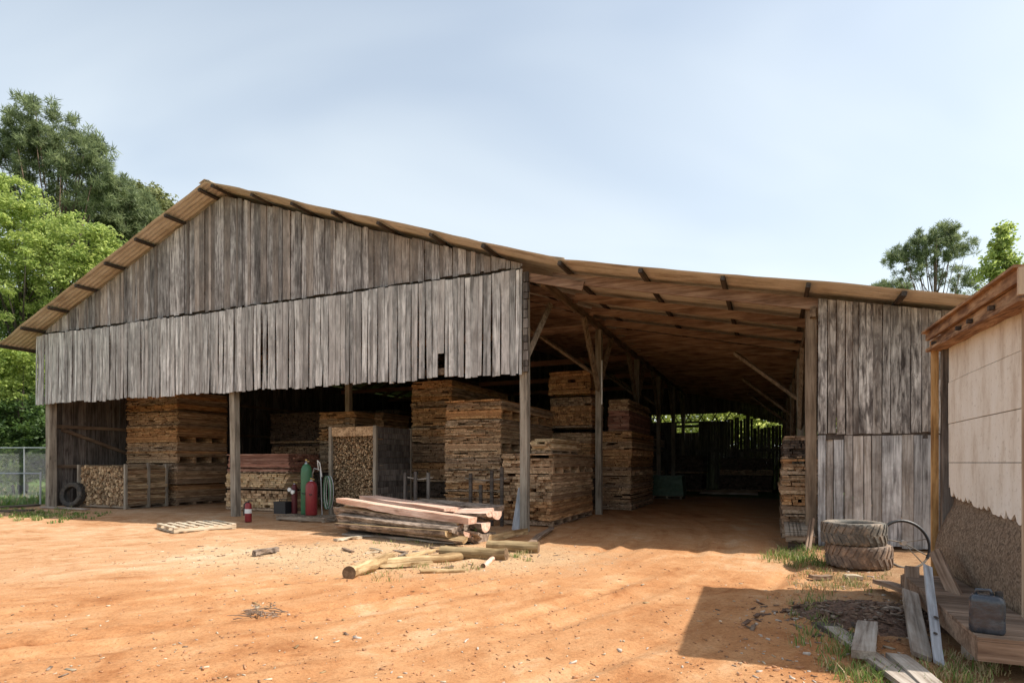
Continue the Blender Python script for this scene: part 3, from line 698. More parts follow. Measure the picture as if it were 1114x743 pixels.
# ------------------------------------------------------------------ crates of stakes
def stake_crate(label, xl, xc, yc, xr, ytop, style):
    g = G(xc, yc); s, t = loc(g); Z = g.y; w = s-on_t(xl, t)[0]; d = min(on_s(xr, s)[0]-t, 2.6); h = EYE+(HY-ytop)*Z/F
    o = thing('stake_crate', label, 'crate', W(s, t, 0), ANG, 'crates full of split stakes')
    m = MB(); rr = random.Random(5); z = .14
    hh = h*(.93 if style else .97)
    while z < hh:
        x = -w+.02
        while x < -.04:
            r = rr.uniform(.03,.062) if style else rr.choice((.04,.06,.09,.13))*rr.uniform(.8,1.2); e = rr.uniform(-.09,.05); q = Quaternion((0,1,0), rr.uniform(0,PI)) @ Quaternion((0,0,1), rr.gauss(0,.03)) @ Quaternion((1,0,0), rr.gauss(0,.03))
            top = hh + .06*math.sin(x*5)
            if z < top: m.rbox((x+r/2, d/2+e, z+rr.uniform(-.012,.012)), r*rr.uniform(.7,1.1), d-.06, r*rr.uniform(.5,.9), q)
            x += r*.93
        z += .042
    m.build('stakes', M['stake'], o)
    pallet_side(w, d, .13).build('pallet', M['pallet'], o)
    pw = .09
    if style == 0:
        for x, y in ((-w-.02,-.06),(.0,-.08),(.02,d*.5),(.02,d-.05)):
            m = MB(); m.box(x-pw/2, x+pw/2, y-.04, y+.04, 0, h+random.uniform(0,.1)); m.build('stake_post', M['post'], o)
        for k, (z0, z1) in enumerate(((.3,.75),(.62,.95),(.95,1.02),(1.1,1.15),(.35,.4))):
            m = MB(); m.beam((-.035,.0,z0),(-.035,d,z1),.03,.12); m.build('side_slat', STK[0], o)
    else:
        for x in (-w, 0):
            m = MB(); m.box(x-.05, x+.05, -.13, -.04, 0, h); m.build('stake_post', M['post'], o)
        m = MB(); m.box(-w+.06, -.06, -.12, -.07, h-.3, h-.02); m.build('header_board', STK[0], o)
        m = MB(); z = .1
        while z < h-.1:
            q = random.uniform(.16,.24); m.box(.0, .03+random.uniform(0,.012), -.03, d, z, min(z+q-.008, h)); z += q
        m.build('side_boards', M['inner'], o)
        for y in (d*.97,):
            m = MB(); m.box(-.02, .06, y-.04, y+.04, 0, h); m.build('stake_post', M['post'], o)
    return o
stake_crate('low slatted crate crammed with split stakes beside the leaning tyre', 88, 139, 553.5, 182, 506, 0)
stake_crate('tall crate packed with stake ends and a black boarded side', 362, 410, 563, 447, 463, 1)

# rack of grey stakes in front of the central stacks
o = thing('stake_rack', 'rickety grey stake rack standing behind the pink slab pile', 'rack', W(-4.2,.7,0), ANG)
s0 = on_t(441, .7)[0]
for x, yt in ((441,514),(452,513),(466,514),(512,515),(523,527),(535,512),(546,508)):
    s, Z = on_t(x, .7); h = EYE+(HY-yt)*Z/F; m = MB(); m.box(s+4.2-.04, s+4.2+.04, -.03, .03, 0, h); m.build('stake', M['inner'] if x < 500 else M['plankdark'], o)
for xa, xb, y in ((441,470,519),(505,550,520)):
    sa, Z = on_t(xa, .7); sb, _ = on_t(xb, .7); z = EYE+(HY-y)*Z/F
    m = MB(); m.tube([(sa+4.2,.05,z),((sa+sb)/2+4.2,.05,z-.06),(sb+4.2,.05,z)], .02, 6); m.build('rail', M['plank'], o)

# green covered crate on a pallet in the aisle
g = G(742, 543); s, t = loc(g); w = 1.75; d = 1.2
o = thing('covered_crate', 'dark green tarp covered crate on a pallet deep in the aisle', 'crate', W(s, t, 0), ANG)
pallet_mb(w+.2, d+.1, .13).build('pallet', M['pallet'], o)
m = MB(); K = 10; h = 1.05
def dr(u, v, top): return .03*math.sin(u*9+v*5) if not top else .02*math.sin(u*6)
per = [(-w,0),( -w*.66,-.03),(-w*.33,.0),(0,0),(.03,d*.5),(0,d),(-w*.5,d+.02),(-w,d),(-w-.03,d*.5)]
vs = []
for i in range(6):
    f = i/5; k_ = 1+.05*(1-f)
    for j, (x, y) in enumerate(per): vs.append(((x+w/2)*k_-w/2+.02*math.sin(j*2.3+i), (y-d/2)*k_+d/2+.02*math.cos(j*1.7+i*2), .15+(h-.15)*f+(.03*math.sin(j*2.1) if i == 5 else 0)))
n = len(per); fs = [tuple(5*n+j for j in range(n))]
for i in range(5):
    for j in range(n): fs.append((i*n+j, i*n+(j+1)%n, (i+1)*n+(j+1)%n, (i+1)*n+j))
m.add(vs, fs); m.build('tarp', M['tarp'], o)
# long low boards on the aisle floor far back
for k in range(3):
    a, b = W(2.1+.1*k, 19.2+.35*k, .06+.05*k), W(4.9, 19.0+.4*k, .06+.05*k)
    o = thing('long_board', ('pale long board low across the far aisle floor', 'brown long board behind the pale one in far aisle', 'rear long board furthest along the aisle floor')[k], 'board', a, 0, 'boards across the far aisle', aim(a, b))
    m = MB(); m.box(0, (b-a).length, -.12, .12, -.04, .04); m.build('board', M['plank'] if k == 0 else M['plankbrown'], o)

# ------------------------------------------------------------------ pallets lying and leaning
o = thing('pallet', 'pale wooden pallet lying flat on the sunlit dirt', 'pallet', (-7.95, 14.05, gz(-7.98,14.1)+.015), math.radians(45))
def pallet_parts(o, w, d, mat):
    hw = w
    for i in range(3):
        y = (d-.1)*i/2; m = MB(); m.box(0, w, y, y+.1, .022, .108); m.build('stringer', mat, o)
    for i in range(7):
        x = (w-.1)*i/6 + random.uniform(-.015,.015); m = MB(); m.box(x, x+.1, -.01, d+.01, .108, .13); m.build('deck_board', mat, o)
    for x in (0, w/2-.05, w-.1):
        m = MB(); m.box(x, x+.1, 0, d, 0, .022); m.build('bottom_board', mat, o)
pallet_parts(o, 1.42, 1.42, M['palletpale'])
o = thing('pallet', 'grey pallet lying raised on a block against the right post', 'pallet', (5.27,11.5,.13), ANG); o.rotation_euler = (math.radians(7), 0, ANG)
pallet_parts(o, .5, 1.2, M['pallet'])
m = MB(); m.box(.05,.45,.15,.5,-.2,.0); m.build('support_block', M['plankdark'], o)
for k, (xa, ya, xb, yb, lab) in enumerate(((876,601,882,566,'left thin leaning stick beside the right post'), (880,601,885,564,'right thin leaning stick beside the right post'))):
    a = G(xa, ya); b = P(xb, yb, a.y+.5); o = thing('leaning_stick', lab, 'stick', a, 0, 'sticks leaning by the right post', aim(a, b, Vector((0,-1,0))))
    m = MB(); m.box(0, (b-a).length, -.025, .025, -.015, .015); m.build('stick', M['plankbrown'], o)

# ------------------------------------------------------------------ gas cylinders, extinguisher
g = G(335, 566); o = thing('pallet', 'low pallet under the gas cylinders', 'pallet', (g.x-.95, g.y+.1, 0), ANG)
pallet_parts(o, 1.75, .9, M['pallet'])
def cyl(label, p, r, h, mat, z0=.13):
    o = thing('gas_cylinder', label, 'gas cylinder', (p.x, p.y, z0), 0, 'gas cylinders on the pallet')
    m = MB(); m.lathe([(.0,0),(r*.92,0),(r,.03),(r,h*.8),(r*.93,h*.86),(r*.7,h*.92),(r*.35,h*.95),(r*.3,h*.955)], 24); by_ = m.build('body', mat, o, True)
    m = MB(); m.lathe([(r*.32,h*.95),(r*.32,h*.97),(r*.16,h*.975),(r*.16,h*1.02),(0,h*1.02)], 14); m.build('collar', M['steel'], by_, True)
    m = MB(); m.tube([(0,0,h*1.0),(.09,0,h*1.0)], .018, 8); m.tube([(0,0,h*1.015),(0,0,h*1.04)], .035, 10); m.build('valve', M['brass'], by_)
    return o
pg = W(-7.05,.30); cyl('tall green gas cylinder strapped upright on the pallet', pg, .16, 1.55, M['green'])
pr = W(-6.7,.12); cyl('short red gas cylinder in front of the green one', pr, .165, 1.03, M['red'])
pd = W(-7.55,.35); cyl('slim dark red cylinder left of the tall green one', pd, .085, .92, plain('dark red paint', (.10,.015,.018), .5, bump=.03))
o = thing('cylinder_cart', 'hand cart with a white bent handle behind the red cylinder', 'hand cart', W(-6.72,.36,.13), ANG)
m = MB(); m.tube([(-.2,0,0),(-.2,.02,1.15),(-.1,.02,1.35),(.12,.02,1.3),(.16,0,1.0),(.2,0,0)], .018, 8); m.build('frame', M['steel'], o)
m = MB(); m.tube([(.05,.02,1.3),(.1,-.08,1.58),(.16,-.05,1.5),(.19,0,1.1)], .014, 8); m.build('handle', M['white'], o)
m = MB(); m.tube([(-.38,-.2,.62),(-.12,-.33,.62),(.2,-.43,.6)], .014, 6); m.build('strap', M['black'], o)
o = thing('hose_coil', 'looped pale hoses hanging beside the red gas cylinder', 'hose', W(-6.32,.3,.1), ANG)
for k in range(4):
    m = MB(); m.tube([(.02*k-.1*math.cos(t_)*(1+.1*k), .03*k, .68+.48*math.sin(t_)) for t_ in np.linspace(0, 2*PI, 22)[:-1]], .012, 6, closed=True); m.build('loop', M['steel'] if k%2 else M['green'], o)
o = thing('battery_box', 'small black battery box on the pallet left of cylinders', 'box', W(-7.85,.08,.13), ANG)
m = MB(); m.box(-.24,.2,0,.3,0,.3); m.build('case', M['black'], o)
m = MB(); m.box(-.25,.21,-.01,.31,.3,.36); m.build('lid', M['black'], o)
m = MB(); m.tube([(-.16,.15,.36),(-.16,.15,.42),(.12,.15,.42),(.12,.15,.36)], .014, 6); m.build('handle', M['black'], o)
o = thing('valve_set', 'white gas valve with gauges hanging on the dark red cylinder', 'valve', W(-7.5,.2,.83), ANG)
m = MB(); m.lathe([(0,-.02),(.06,-.02),(.06,.02),(0,.02)], 14); g1 = m.build('gauge', M['white'], o); g1.rotation_euler = (PI/2,0,0); g1.location = (-.06,-.04,.02)
m = MB(); m.lathe([(0,-.02),(.06,-.02),(.06,.02),(0,.02)], 14); g1 = m.build('gauge', M['white'], o); g1.rotation_euler = (PI/2,0,0); g1.location = (.07,-.05,-.05)
m = MB(); m.tube([(-.1,0,0),(.1,0,-.02)], .025, 8); m.build('body', M['steel'], o)
g = G(268, 568); o = thing('fire_extinguisher', 'red fire extinguisher standing at the foot of the second post', 'fire extinguisher', (g.x, g.y+.12, 0), .3)
m = MB(); m.lathe([(0,0),(.085,0),(.092,.02),(.092,.45),(.08,.5),(.045,.53),(.03,.535)], 20); m.build('body', M['red'], o, True)
m = MB(); m.lathe([(.094,.24),(.0945,.26),(.0945,.34),(.094,.36)], 20); m.build('label_band', M['white'], o, True)
m = MB(); m.lathe([(.03,.53),(.03,.57),(0,.57)], 10); m.box(-.02,.12,-.012,.012,.57,.585); m.box(-.02,.11,-.012,.012,.6,.612); m.build('handle', M['black'], o)
m = MB(); m.tube([(-.03,0,.56),(-.1,0,.5),(-.115,.0,.25),(-.11,0,.18)], .014, 8); m.build('hose', M['black'], o)

# ------------------------------------------------------------------ slab pile
def slab(label, p0, p1, w, th, mat_top, mat_bark, group='rough slabs heaped by the stake crate', seed=0, up=Vector((0,0,1)), name='slab_board', roll=0.):
    rr = random.Random(seed); q = aim(p0, p1, up) @ Quaternion((1,0,0), roll); L_ = (p1-p0).length
    o = thing(name, label, 'slab', p0, 0, group, q)
    m = MB(); n = 16; K = 9; vs = []
    ph = rr.uniform(0,6); 
    for i in range(n+1):
        f = i/n; ww = w/2*(1+.10*math.sin(f*5+ph)+rr.uniform(-.05,.05)); tt_ = th*(1+.12*math.sin(f*4+ph*2)+rr.uniform(-.06,.06)); cy = .03*math.sin(f*3+ph)
        x = L_*f + (rr.uniform(-.05,.05) if i in (0,n) else 0)
        for j in range(K):
            a = PI*j/(K-1)
            vs.append((x, cy+ww*math.cos(a)*(1+rr.uniform(-.03,.03)), -tt_*math.sin(a)**.7*(1+rr.uniform(-.05,.05)) + (th*.45)))
    fs, mi = [], []
    for i in range(n):
        for j in range(K-1): fs.append((i*K+j, i*K+j+1, (i+1)*K+j+1, (i+1)*K+j)); mi.append(1)
        fs.append((i*K+K-1, i*K, (i+1)*K, (i+1)*K+K-1)); mi.append(0)
    fs.append(tuple(range(K))[::-1]); mi.append(0); fs.append(tuple(n*K+j for j in range(K))); mi.append(0)
    m.add(vs, fs); m.m = mi; m.build('slab', [mat_top, mat_bark], o)
    return o
def cant(label, p0, p1, w, h, mat, seed, name='slab_board', group='rough slabs heaped by the stake crate', cat='slab'):
    rr = random.Random(seed); o = thing(name, label, cat, p0, 0, group, aim(p0, p1)); L_ = (p1-p0).length; m = MB(); n = 12; vs = []
    for i in range(n+1):
        f = i/n; a = rr.uniform(-.012,.012)+.02*math.sin(f*7+seed); b = rr.uniform(-.012,.012)+.035*math.sin(f*4.3+seed*2)*w*2.2
        x = L_*f
        for y, z in ((-w/2+a,-h/2+b),(w/2,-h/2),(w/2+a,h/2),(-w/2-.3*b,h/2+a*.5),): vs.append((x,y,z))
    fs = [(0,1,2,3),(n*4+3,n*4+2,n*4+1,n*4)]
    for i in range(n):
        for j in range(4): fs.append((i*4+(j+1)%4, i*4+j, i*4+4+j, i*4+4+(j+1)%4))
    m.add(vs, fs); m.build('slab', mat, o); return o
cant('long pink sawn slab along the front top of the pile', P(371,544.5,14.0), P(514,566.5,12.1), .3, .125, M['pink'], 1)
cant('wide pink slab lying flat behind the front pink one', P(400,541.5,14.5), P(492,555,13.0), .55, .1, M['pink'], 2)
slab('grey barked slab at the back right of the pile', P(452,547,14.7), P(543,554,13.0), .36, .16, M['bark'], M['bark'], seed=3, roll=.15)
slab('orange split slab jutting right above the green weed', P(470,556,14.0), P(541,560,12.7), .32, .16, M['pink'], M['bark'], seed=4)
slab('split slab with pale face wedged beneath the front pink slab', P(374,554,13.95), P(499,571,12.2), .3, .13, M['log'], M['bark'], seed=15, roll=.1)
slab('thick barked slab directly under the front pink slab', P(372,560,13.9), P(497,576,12.05), .40, .13, M['bark'], M['bark'], seed=5, roll=.2)
slab('furrowed brown slab second from the bottom of pile front', P(374,567,13.85), P(505,582,12.1), .36, .12, M['plankbrown'], M['bark'], seed=17, roll=-.2)
slab('bark covered slab with yellow edge low in front of pile', P(373,571,13.75), P(488,580,12.0), .4, .14, M['log'], M['bark'], seed=6)
slab('stubby split slab with jagged pink end at the right end', P(488,558,13.3), P(534,557,12.55), .25, .12, M['pink'], M['bark'], seed=16, roll=.4)
slab('dark slab in the middle of the pile', P(372,556,14.5), P(512,576,12.6), .5, .24, M['bark'], M['bark'], seed=7)
slab('short barked slab end poking out below the pink slabs', P(470,569,13.4), P(531,573,12.4), .3, .18, M['pink'], M['bark'], seed=8)
slab('buried slab at the rear bottom of the pile', P(380,563,15.0), P(520,580,13.1), .6, .3, M['bark'], M['bark'], seed=9)
slab('grey slab under everything at the back of the pile', P(385,570,14.6), P(525,587,12.6), .8, .25, M['bark'], M['bark'], seed=10)
cant('thin weathered plank lowest at the front of the pile', P(376,580,13.8), P(497,590,12.1), .2, .04, M['plank'], 11)
cant('dark board shadowed beneath the slab pile', P(384,578,14.1), P(512,592,12.3), .35, .05, M['plankdark'], 12)
rr0 = random.Random(44)
for k in range(13):
    f = rr0.random(); yb = rr0.uniform(552, 582); Z0 = 14.9-.045*(yb-552)+rr0.uniform(-.2,.2); a_ = rr0.uniform(0,.35); b_ = rr0.uniform(.7,1.06)
    pa, pb = P(374,yb-9,Z0), P(520,yb+9,Z0-1.75); p0, p1 = pa.lerp(pb, a_), pa.lerp(pb, b_); p0.z = max(p0.z,.06); p1.z = max(p1.z,.05)
    slab('thin rough barked slab wedged among the heaped slabs', p0, p1+Vector((rr0.uniform(-.1,.1),rr0.uniform(-.15,.15),0)), rr0.uniform(.16,.34), rr0.uniform(.06,.12), M['log'] if k%3 == 0 else (M['pink'] if k%4 == 1 else M['bark']), M['bark'], seed=60+k, roll=rr0.uniform(-.4,.5))
# round logs and boards on the dirt
def log(label, p0, p1, r, seed, mat=None, name='log', cat='log', group='peeled logs lying on the dirt'):
    rr = random.Random(seed); d = (p1-p0); L_ = d.length
    o = thing(name, label, cat, p0, 0, group, aim(p0, p1)); m = MB(); n = 8
    m.tube([(L_*i/n, rr.uniform(-.012,.012), rr.uniform(-.008,.008)) for i in range(n+1)], [r*(1+rr.uniform(-.06,.06)) for i in range(n+1)], 16, mi=0, capmi=1)
    m.build('trunk', [mat or M['log'], M['logend']], o, False); return o
def GR_(x, y, r): p = G(x, y); p.z = gz(p.x, p.y)+r*.9; return p
log('peeled log with a dark sawn end nearest the yard', GR_(379,631,.085), GR_(424,611,.085), .095, 1)
log('long pale log behind the dark ended one, dark hollow end', GR_(411,615,.06), GR_(503,606,.06), .075, 2)
log('stout brown round log in the middle of the scattered wood', GR_(480,604,.1), GR_(551,608,.1), .105, 3, M['logbrown'])
log('stout brown round log nearest the leaning silver board', GR_(531,597,.1), GR_(586,600,.1), .11, 4, M['logbrown'])
log('thin straight pole along the front of the scattered wood', GR_(457,623,.03), GR_(506,621,.03), .035, 5, M['log'])
log('thin reddish pole end beside the brown log', GR_(526,616,.03), GR_(536,608,.03), .04, 6, M['pink'])
log('slender pole lying behind the brown logs', GR_(440,607,.04), GR_(486,596,.04), .05, 7, M['log'])
cant('tan board propped up over the brown logs', P(520,587,12.6), P(574,577.5,13.4), .05, .13, M['log'], 21, 'plank', 'loose planks on the dirt', 'plank')
cant('flat chip coloured plank left of the slab pile front', G(365,587,.03), G(392,584,.03), .16, .04, M['palletpale'], 22, 'plank', 'loose planks on the dirt', 'plank')
cant('thin bark strip among the yellow logs', G(412,616,.03), G(470,611,.03), .1, .04, M['log'], 23, 'plank', 'loose planks on the dirt', 'plank')
cant('short board flat beside the corner post foot', G(577,590,.03), G(600,574,.05), .14, .04, M['plankbrown'], 24, 'plank', 'loose planks on the dirt', 'plank')
a = G(562,577); b = P(569,531,a.y+.35)
o = thing('leaning_board', 'silver grey board leaning against the corner post', 'board', a, 0, None, aim(a, b, Vector((0,-1,0))))
m = MB(); m.box(0, (b-a).length, -.12, .12, -.02, .02); m.build('board', M['plankblue'], o)
# stump pieces and twigs in the yard
cant('dark bark chunk lying alone on the open dirt', G(276,601,.06), G(302,597,.06), .1, .08, M['bark'], 31, 'bark_chunk', None, 'wood chunk')
o = thing('twig_heap', 'small heap of dry twigs on the open dirt', 'twigs', G(283,668), 0)
rr = random.Random(3); m = MB()
for k in range(26):
    a_ = rr.uniform(0,2*PI); l = rr.uniform(.08,.3); c = Vector((rr.gauss(0,.12), rr.gauss(0,.1), rr.uniform(.0,.04))); dv = Vector((math.cos(a_), math.sin(a_)*.8, rr.uniform(-.05,.15)))*l/2
    m.tube([c-dv, c+dv*.2+Vector((0,0,.01)), c+dv], [.007,.006,.003], 5)
m.build('twigs', M['plankbrown'], o)

# ------------------------------------------------------------------ tyres
def tyre_parts(o, r, w, mat, seed, lugs=26):
    m = MB(); ri = r*.6
    prof = [(ri, -w*.33),(ri*1.08,-w*.48),(r*.86,-w*.5),(r*.95,-w*.46),(r*.965,-w*.38),(r*.965,w*.38),(r*.95,w*.46),(r*.86,w*.5),(ri*1.08,w*.48),(ri,w*.33),(ri*1.06,w*.25),(r*.86,w*.4),(r*.9,0),(r*.86,-w*.4),(ri*1.06,-w*.25)]
    m.lathe(prof, 56, closed=True); m.build('sidewall', mat, o, True)
    m = MB()
    for k in range(lugs):
        for sd in (-1, 1):
            a = 2*PI*(k+(.5 if sd > 0 else 0))/lugs; da = .17
            rows = []
            for f in range(4):
                u = f/3; aa = a + da*(u-.5)*1.; z = sd*(w*.03+u*w*.45); rr_ = r*(1.0 if f < 3 else .97)
                for dA in (-.05,.05):
                    for rad in (r*.95, rr_): rows.append((rad*math.cos(aa+dA), rad*math.sin(aa+dA), z))
            fs = []
            for f in range(3):
                b = f*4; fs += [(b+1,b+3,b+7,b+5),(b,b+1,b+5,b+4),(b+2,b+6,b+7,b+3)]
            fs += [(0,2,3,1),(12,13,15,14)]
            m.add(rows, fs)
    m.build('tread', mat, o)
cx, cy = 5.43, 9.45
o = thing('tractor_tyre', 'lower lugged tyre lying flat, caked with red clay', 'tyre', (cx+.05, cy, .02), .3, 'tyres stacked by the right wall')
t_ = MB(); e = o; tyre_parts(o, .47, .345, M['rubberred'], 1)
for c in o.children: c.location = (0,0,.18)
o = thing('tractor_tyre', 'upper lugged tyre stacked on the clay caked one', 'tyre', (cx-.02, cy+.02, .37), 1.1, 'tyres stacked by the right wall')
tyre_parts(o, .465, .34, M['rubber'], 2)
for c in o.children: c.location = (0,0,.175)
s, Z = on_t(77, .35)
o = thing('old_tyre', 'old tyre standing upright in the shade by the left post', 'tyre', W(s, .42, .0), ANG)
tyre_parts(o, .47, .24, plain('old rubber', (.05,.045,.04), .85, dirt=(.13,.10,.075), var=.3), 3)
for c in o.children: c.location = (0,0,.46); c.rotation_euler = (PI/2-.15, 0, .25)
# wheel hoop
o = thing('wheel_hoop', 'thin black hoop with wire spokes leaning beside the stacked tyres', 'hoop', G(988,618), math.radians(-8))
rh = .36
def hoop_pt(a, r=rh): return (r*math.cos(a), .12*(math.sin(a)+1)*.9, rh+r*math.sin(a))
m = MB(); m.tube([hoop_pt(a) for a in np.linspace(-.6, PI+.5, 34)], .024, 8); m.build('rim', M['black'], o)
m = MB(); m.tube([hoop_pt(a) for a in np.linspace(PI+.5, 2*PI-.6, 24)], .018, 8); m.build('bare_rim', M['rubber'], o)
for a0, a1 in ((2.9, -.5), (.25, -.9)):
    m = MB(); m.tube([hoop_pt(a0), (0,.16,rh+.02), hoop_pt(a1)], .009, 6); m.build('spoke', M['rubber'], o)
m = MB(); m.tube([(0,.12,rh+.02),(0,.2,rh+.02)], .04, 10); m.build('hub', M['steel'], o)

# ------------------------------------------------------------------ small shed at right
SE = 7.28; TF, TN = -4.37, -7.42
shed = thing('plank_shed', 'small cream panelled shed with rotten orange eave and raised floor', 'shed', W(7.48, TN, 0), ANG)
def sx(s): return s-7.48
def tx(t): return t-TN
LN = TF-TN
m = MB()
def panel_poly(m, zl0, zl1, z1, t0, t1, ragged=None, th=.02, off=0.):
    n = 64; vs = []
    for side in (0, th):
        for i in range(n+1):
            f = i/n; t = t0+(t1-t0)*f; zb = zl0+(zl1-zl0)*f
            if ragged: zb += ragged(f)
            vs.append((off+side+.004*math.sin(f*7), t, zb))
        for i in range(n+1):
            f = i/n; vs.append((off+side+.004*math.sin(f*7), t0+(t1-t0)*f, z1))
    k = 2*(n+1); fs = []
    for i in range(n):
        fs.append((i+1, i, n+1+i, n+2+i)); fs.append((k+i, k+i+1, k+n+2+i, k+n+1+i)); fs.append((i, i+1, k+i+1, k+i)); fs.append((n+2+i, n+1+i, k+n+1+i, k+n+2+i))
    fs += [(0, k, k+n+1, n+1), (n, 2*n+1, k+2*n+1, k+n)]
    m.add(vs, fs)
tA = .08; tB = LN-.13          # near .. far
rr = random.Random(11); jag = [0.]*70
for k in range(65): jag[k] = max(0, .03*math.sin(k*.45)+.02*math.sin(k*1.3+1))+rr.choice((0,0,.008,.02,.05))*rr.uniform(.4,1.1)
for z0, z1, off in ((2.64,3.12,.006),(2.13,2.632,0.),(1.652,2.122,.004)):
    m = MB(); panel_poly(m, z0, z0, z1, tA, tB, off=off); m.build('wall_panel', M['panel'], shed)
m = MB(); panel_poly(m, 1.06, 1.24, 1.645, tA, tB-.02, ragged=lambda f: jag[int(f*64)]+ (.10 if f > .97 else 0), off=.002); m.build('wall_panel', M['panel'], shed)
# bulging chip board under the torn panel
m = MB(); n, k = 14, 12; vs = []
for i in range(n+1):
    f = i/n
    for j in range(k+1):
        u = j/k; t = (tA+.25)+(tB-.15-tA-.25)*u
        z = .31+(1.32-.31)*f; tl = t + (.0 if u < .5 else (.5*(1-f)**1.5)*(u-.5)*1.) - (.18*(1-f)*(1-u))
        g_ = max(0., 1-f-.16)
        bulge = -.17*math.sin(min(1,g_*1.15)*PI*.75)*(.4+.6*u)
        vs.append((bulge+.034, tl, z - .12*u*0))
fs = []
for i in range(n):
    for j in range(k): a = i*(k+1)+j; fs.append((a+1, a, a+k+1, a+k+2))
m.add(vs, fs); o = m.build('chip_board', M['osb'], shed, True)
sm = o.modifiers.new('thick', 'SOLIDIFY'); sm.thickness = .015
m = MB(); m.box(.05,.09,.02,LN-.03,.3,3.1); m.build('wall_backing', M['plankdark'], shed)
m = MB(); m.box(-.145,-.075,LN-.04,LN+.03,-.02,3.08); m.build('corner_post', M['yellowpost'], shed)
m = MB(); m.box(-.05,.05,LN-.115,LN-.01,0,3.08); m.build('corner_stud', M['inner'], shed)
m = MB(); m.box(-.045,-.005,.28,.42,.3,3.05); m.build('door_trim', M['paletrim'], shed)
# rear and far walls, so the shed is closed
m = MB(); x = .1
while x < 2.4: m.box(x, x+.2, LN-.1, LN-.07, .2, 3.2-.13*x); x += .205
m.build('end_wall', M['inner'], shed)
m = MB(); x = .1
while x < 2.4: m.box(x, x+.2, .0, .03, .3, 3.2-.13*x); x += .205
m.build('front_wall', M['panel'], shed)
m = MB(); t = 0.
while t < LN-.1: m.box(2.4, 2.43, t, t+.2, .2, 2.9); t += .205
m.build('back_wall', M['inner'], shed)
# eave: upper fascia, lower beam, end block
def eave_beam(x0, x1, z0a, z1a, z0b, z1b, name, mat):
    m = MB(); n = 10; vs = []
    for i in range(n+1):
        f = i/n; t = -.02+(LN+.06)*f; w = random.uniform(-.008,.008)
        za = z0b+(z0a-z0b)*f+w; zb = z1b+(z1a-z1b)*f+w*.5
        vs += [(x0,t,za),(x1,t,za),(x1,t,zb),(x0,t,zb)]
    fs = [(0,1,2,3),(n*4+3,n*4+2,n*4+1,n*4)]
    for i in range(n):
        for j in range(4): fs.append((i*4+(j+1)%4, i*4+j, i*4+4+j, i*4+4+(j+1)%4))
    m.add(vs, fs); return m.build(name, mat, shed)
fa_ = eave_beam(sx(SE), sx(SE)+.04, 3.195, 3.29, 3.10, 3.20, 'fascia_board', M['orangetrim'])
eave_beam(sx(SE)+.045, sx(SE)+.085, 3.11, 3.19, 2.97, 3.095, 'lower_fascia', M['orangetrim'])
eave_beam(sx(SE)+.0, sx(SE)+.19, 3.06, 3.095, 2.94, 2.965, 'soffit_board', M['orangetrim'])
for f in (.22,.43,.56,.9):
    t = LN*f; m = MB(); z = 3.03+.09*f; m.box(sx(SE)-.004, sx(SE)+.04, t, t+.045, z-.018, z+.022); m.build('rafter_end', M['purlin'], fa_)
m = MB(); n = 8
m.add([(sx(SE)-.04,-.05,3.205),(2.6,-.05,2.9),(2.6,LN+.06,3.0),(sx(SE)-.04,LN+.06,3.295),(sx(SE)-.04,-.05,3.228),(2.6,-.05,2.925),(2.6,LN+.06,3.025),(sx(SE)-.04,LN+.06,3.318)],
      [(3,2,1,0),(4,5,6,7),(0,1,5,4),(1,2,6,5),(2,3,7,6),(3,0,4,7)])
m.build('roof', M['orangetrim'], shed)
m = MB(); m.box(sx(SE)-.01, sx(SE)+.03, -.055, -.022, 2.985, 3.2); m.build('end_block', M['paletrim'], shed)
# floor deck
m = MB(); m.box(-.58,-.48,-.4,LN-.6,.15,.30); m.build('deck_beam', M['plankbrown'], shed)
m = MB(); m.box(-.58,2.4,-.46,-.4,.15,.30); m.build('deck_front_beam', M['plankbrown'], shed)
m = MB(); t = -.46
while t < LN-.2:
    m.box(-.58 if t < LN-.75 else -.1, 2.35, t, t+.135, .303, .33); t += .14
m.build('deck_boards', M['plankbrown'], shed)
for x, t in ((-.4,.2),(1.8,-.2),(-.0,LN-.3),(2.1,LN-.3)):
    m = MB(); m.box(x-.1,x+.1,t-.1,t+.1,-.05,.15); m.build('foundation_block', M['stone'], shed)
# jerry can
g = G(1083, 692, .33); o = thing('jerry_can', 'dark translucent plastic jerry can on the corner of the deck', 'jerry can', (g.x+.03, g.y+.12, .332), -.62)
def rounded(m, w, d, h, r, z0, n=5, taper=1.):
    ring = []
    for cx_, cy_, a0 in ((w/2-r,d/2-r,0),(-w/2+r,d/2-r,PI/2),(-w/2+r,-d/2+r,PI),(w/2-r,-d/2+r,1.5*PI)):
        for i in range(n+1): a = a0+PI/2*i/n; ring.append((cx_+r*math.cos(a), cy_+r*math.sin(a)))
    lv = [(.93,0),(1,.02),(1.,.3*h),(.985,.34*h),(.985,.4*h),(1,.44*h),(1,.78*h),(.96,.86*h),(.82*taper,.93*h),(.6*taper,.955*h)]
    K = len(ring); vs = []
    for k, z in lv: vs += [(x*k, y*k, z0+z) for x, y in ring]
    fs = [tuple(range(K))[::-1], tuple((len(lv)-1)*K+j for j in range(K))]
    for i in range(len(lv)-1):
        for j in range(K): fs.append((i*K+j, i*K+(j+1)%K, (i+1)*K+(j+1)%K, (i+1)*K+j))
    m.add(vs, fs)
m = MB(); rounded(m, .225, .165, .305, .045, 0); cb_ = m.build('body', M['can'], o, True)
m = MB(); m.tube([(-.07,0,.28),(-.066,0,.32),(.02,0,.325),(.036,0,.28)], .015, 8); m.build('handle', M['can'], cb_, True)
m = MB(); m.tube([(.075,0,.275),(.075,0,.32)], .026, 12); m.build('cap', M['black'], cb_)
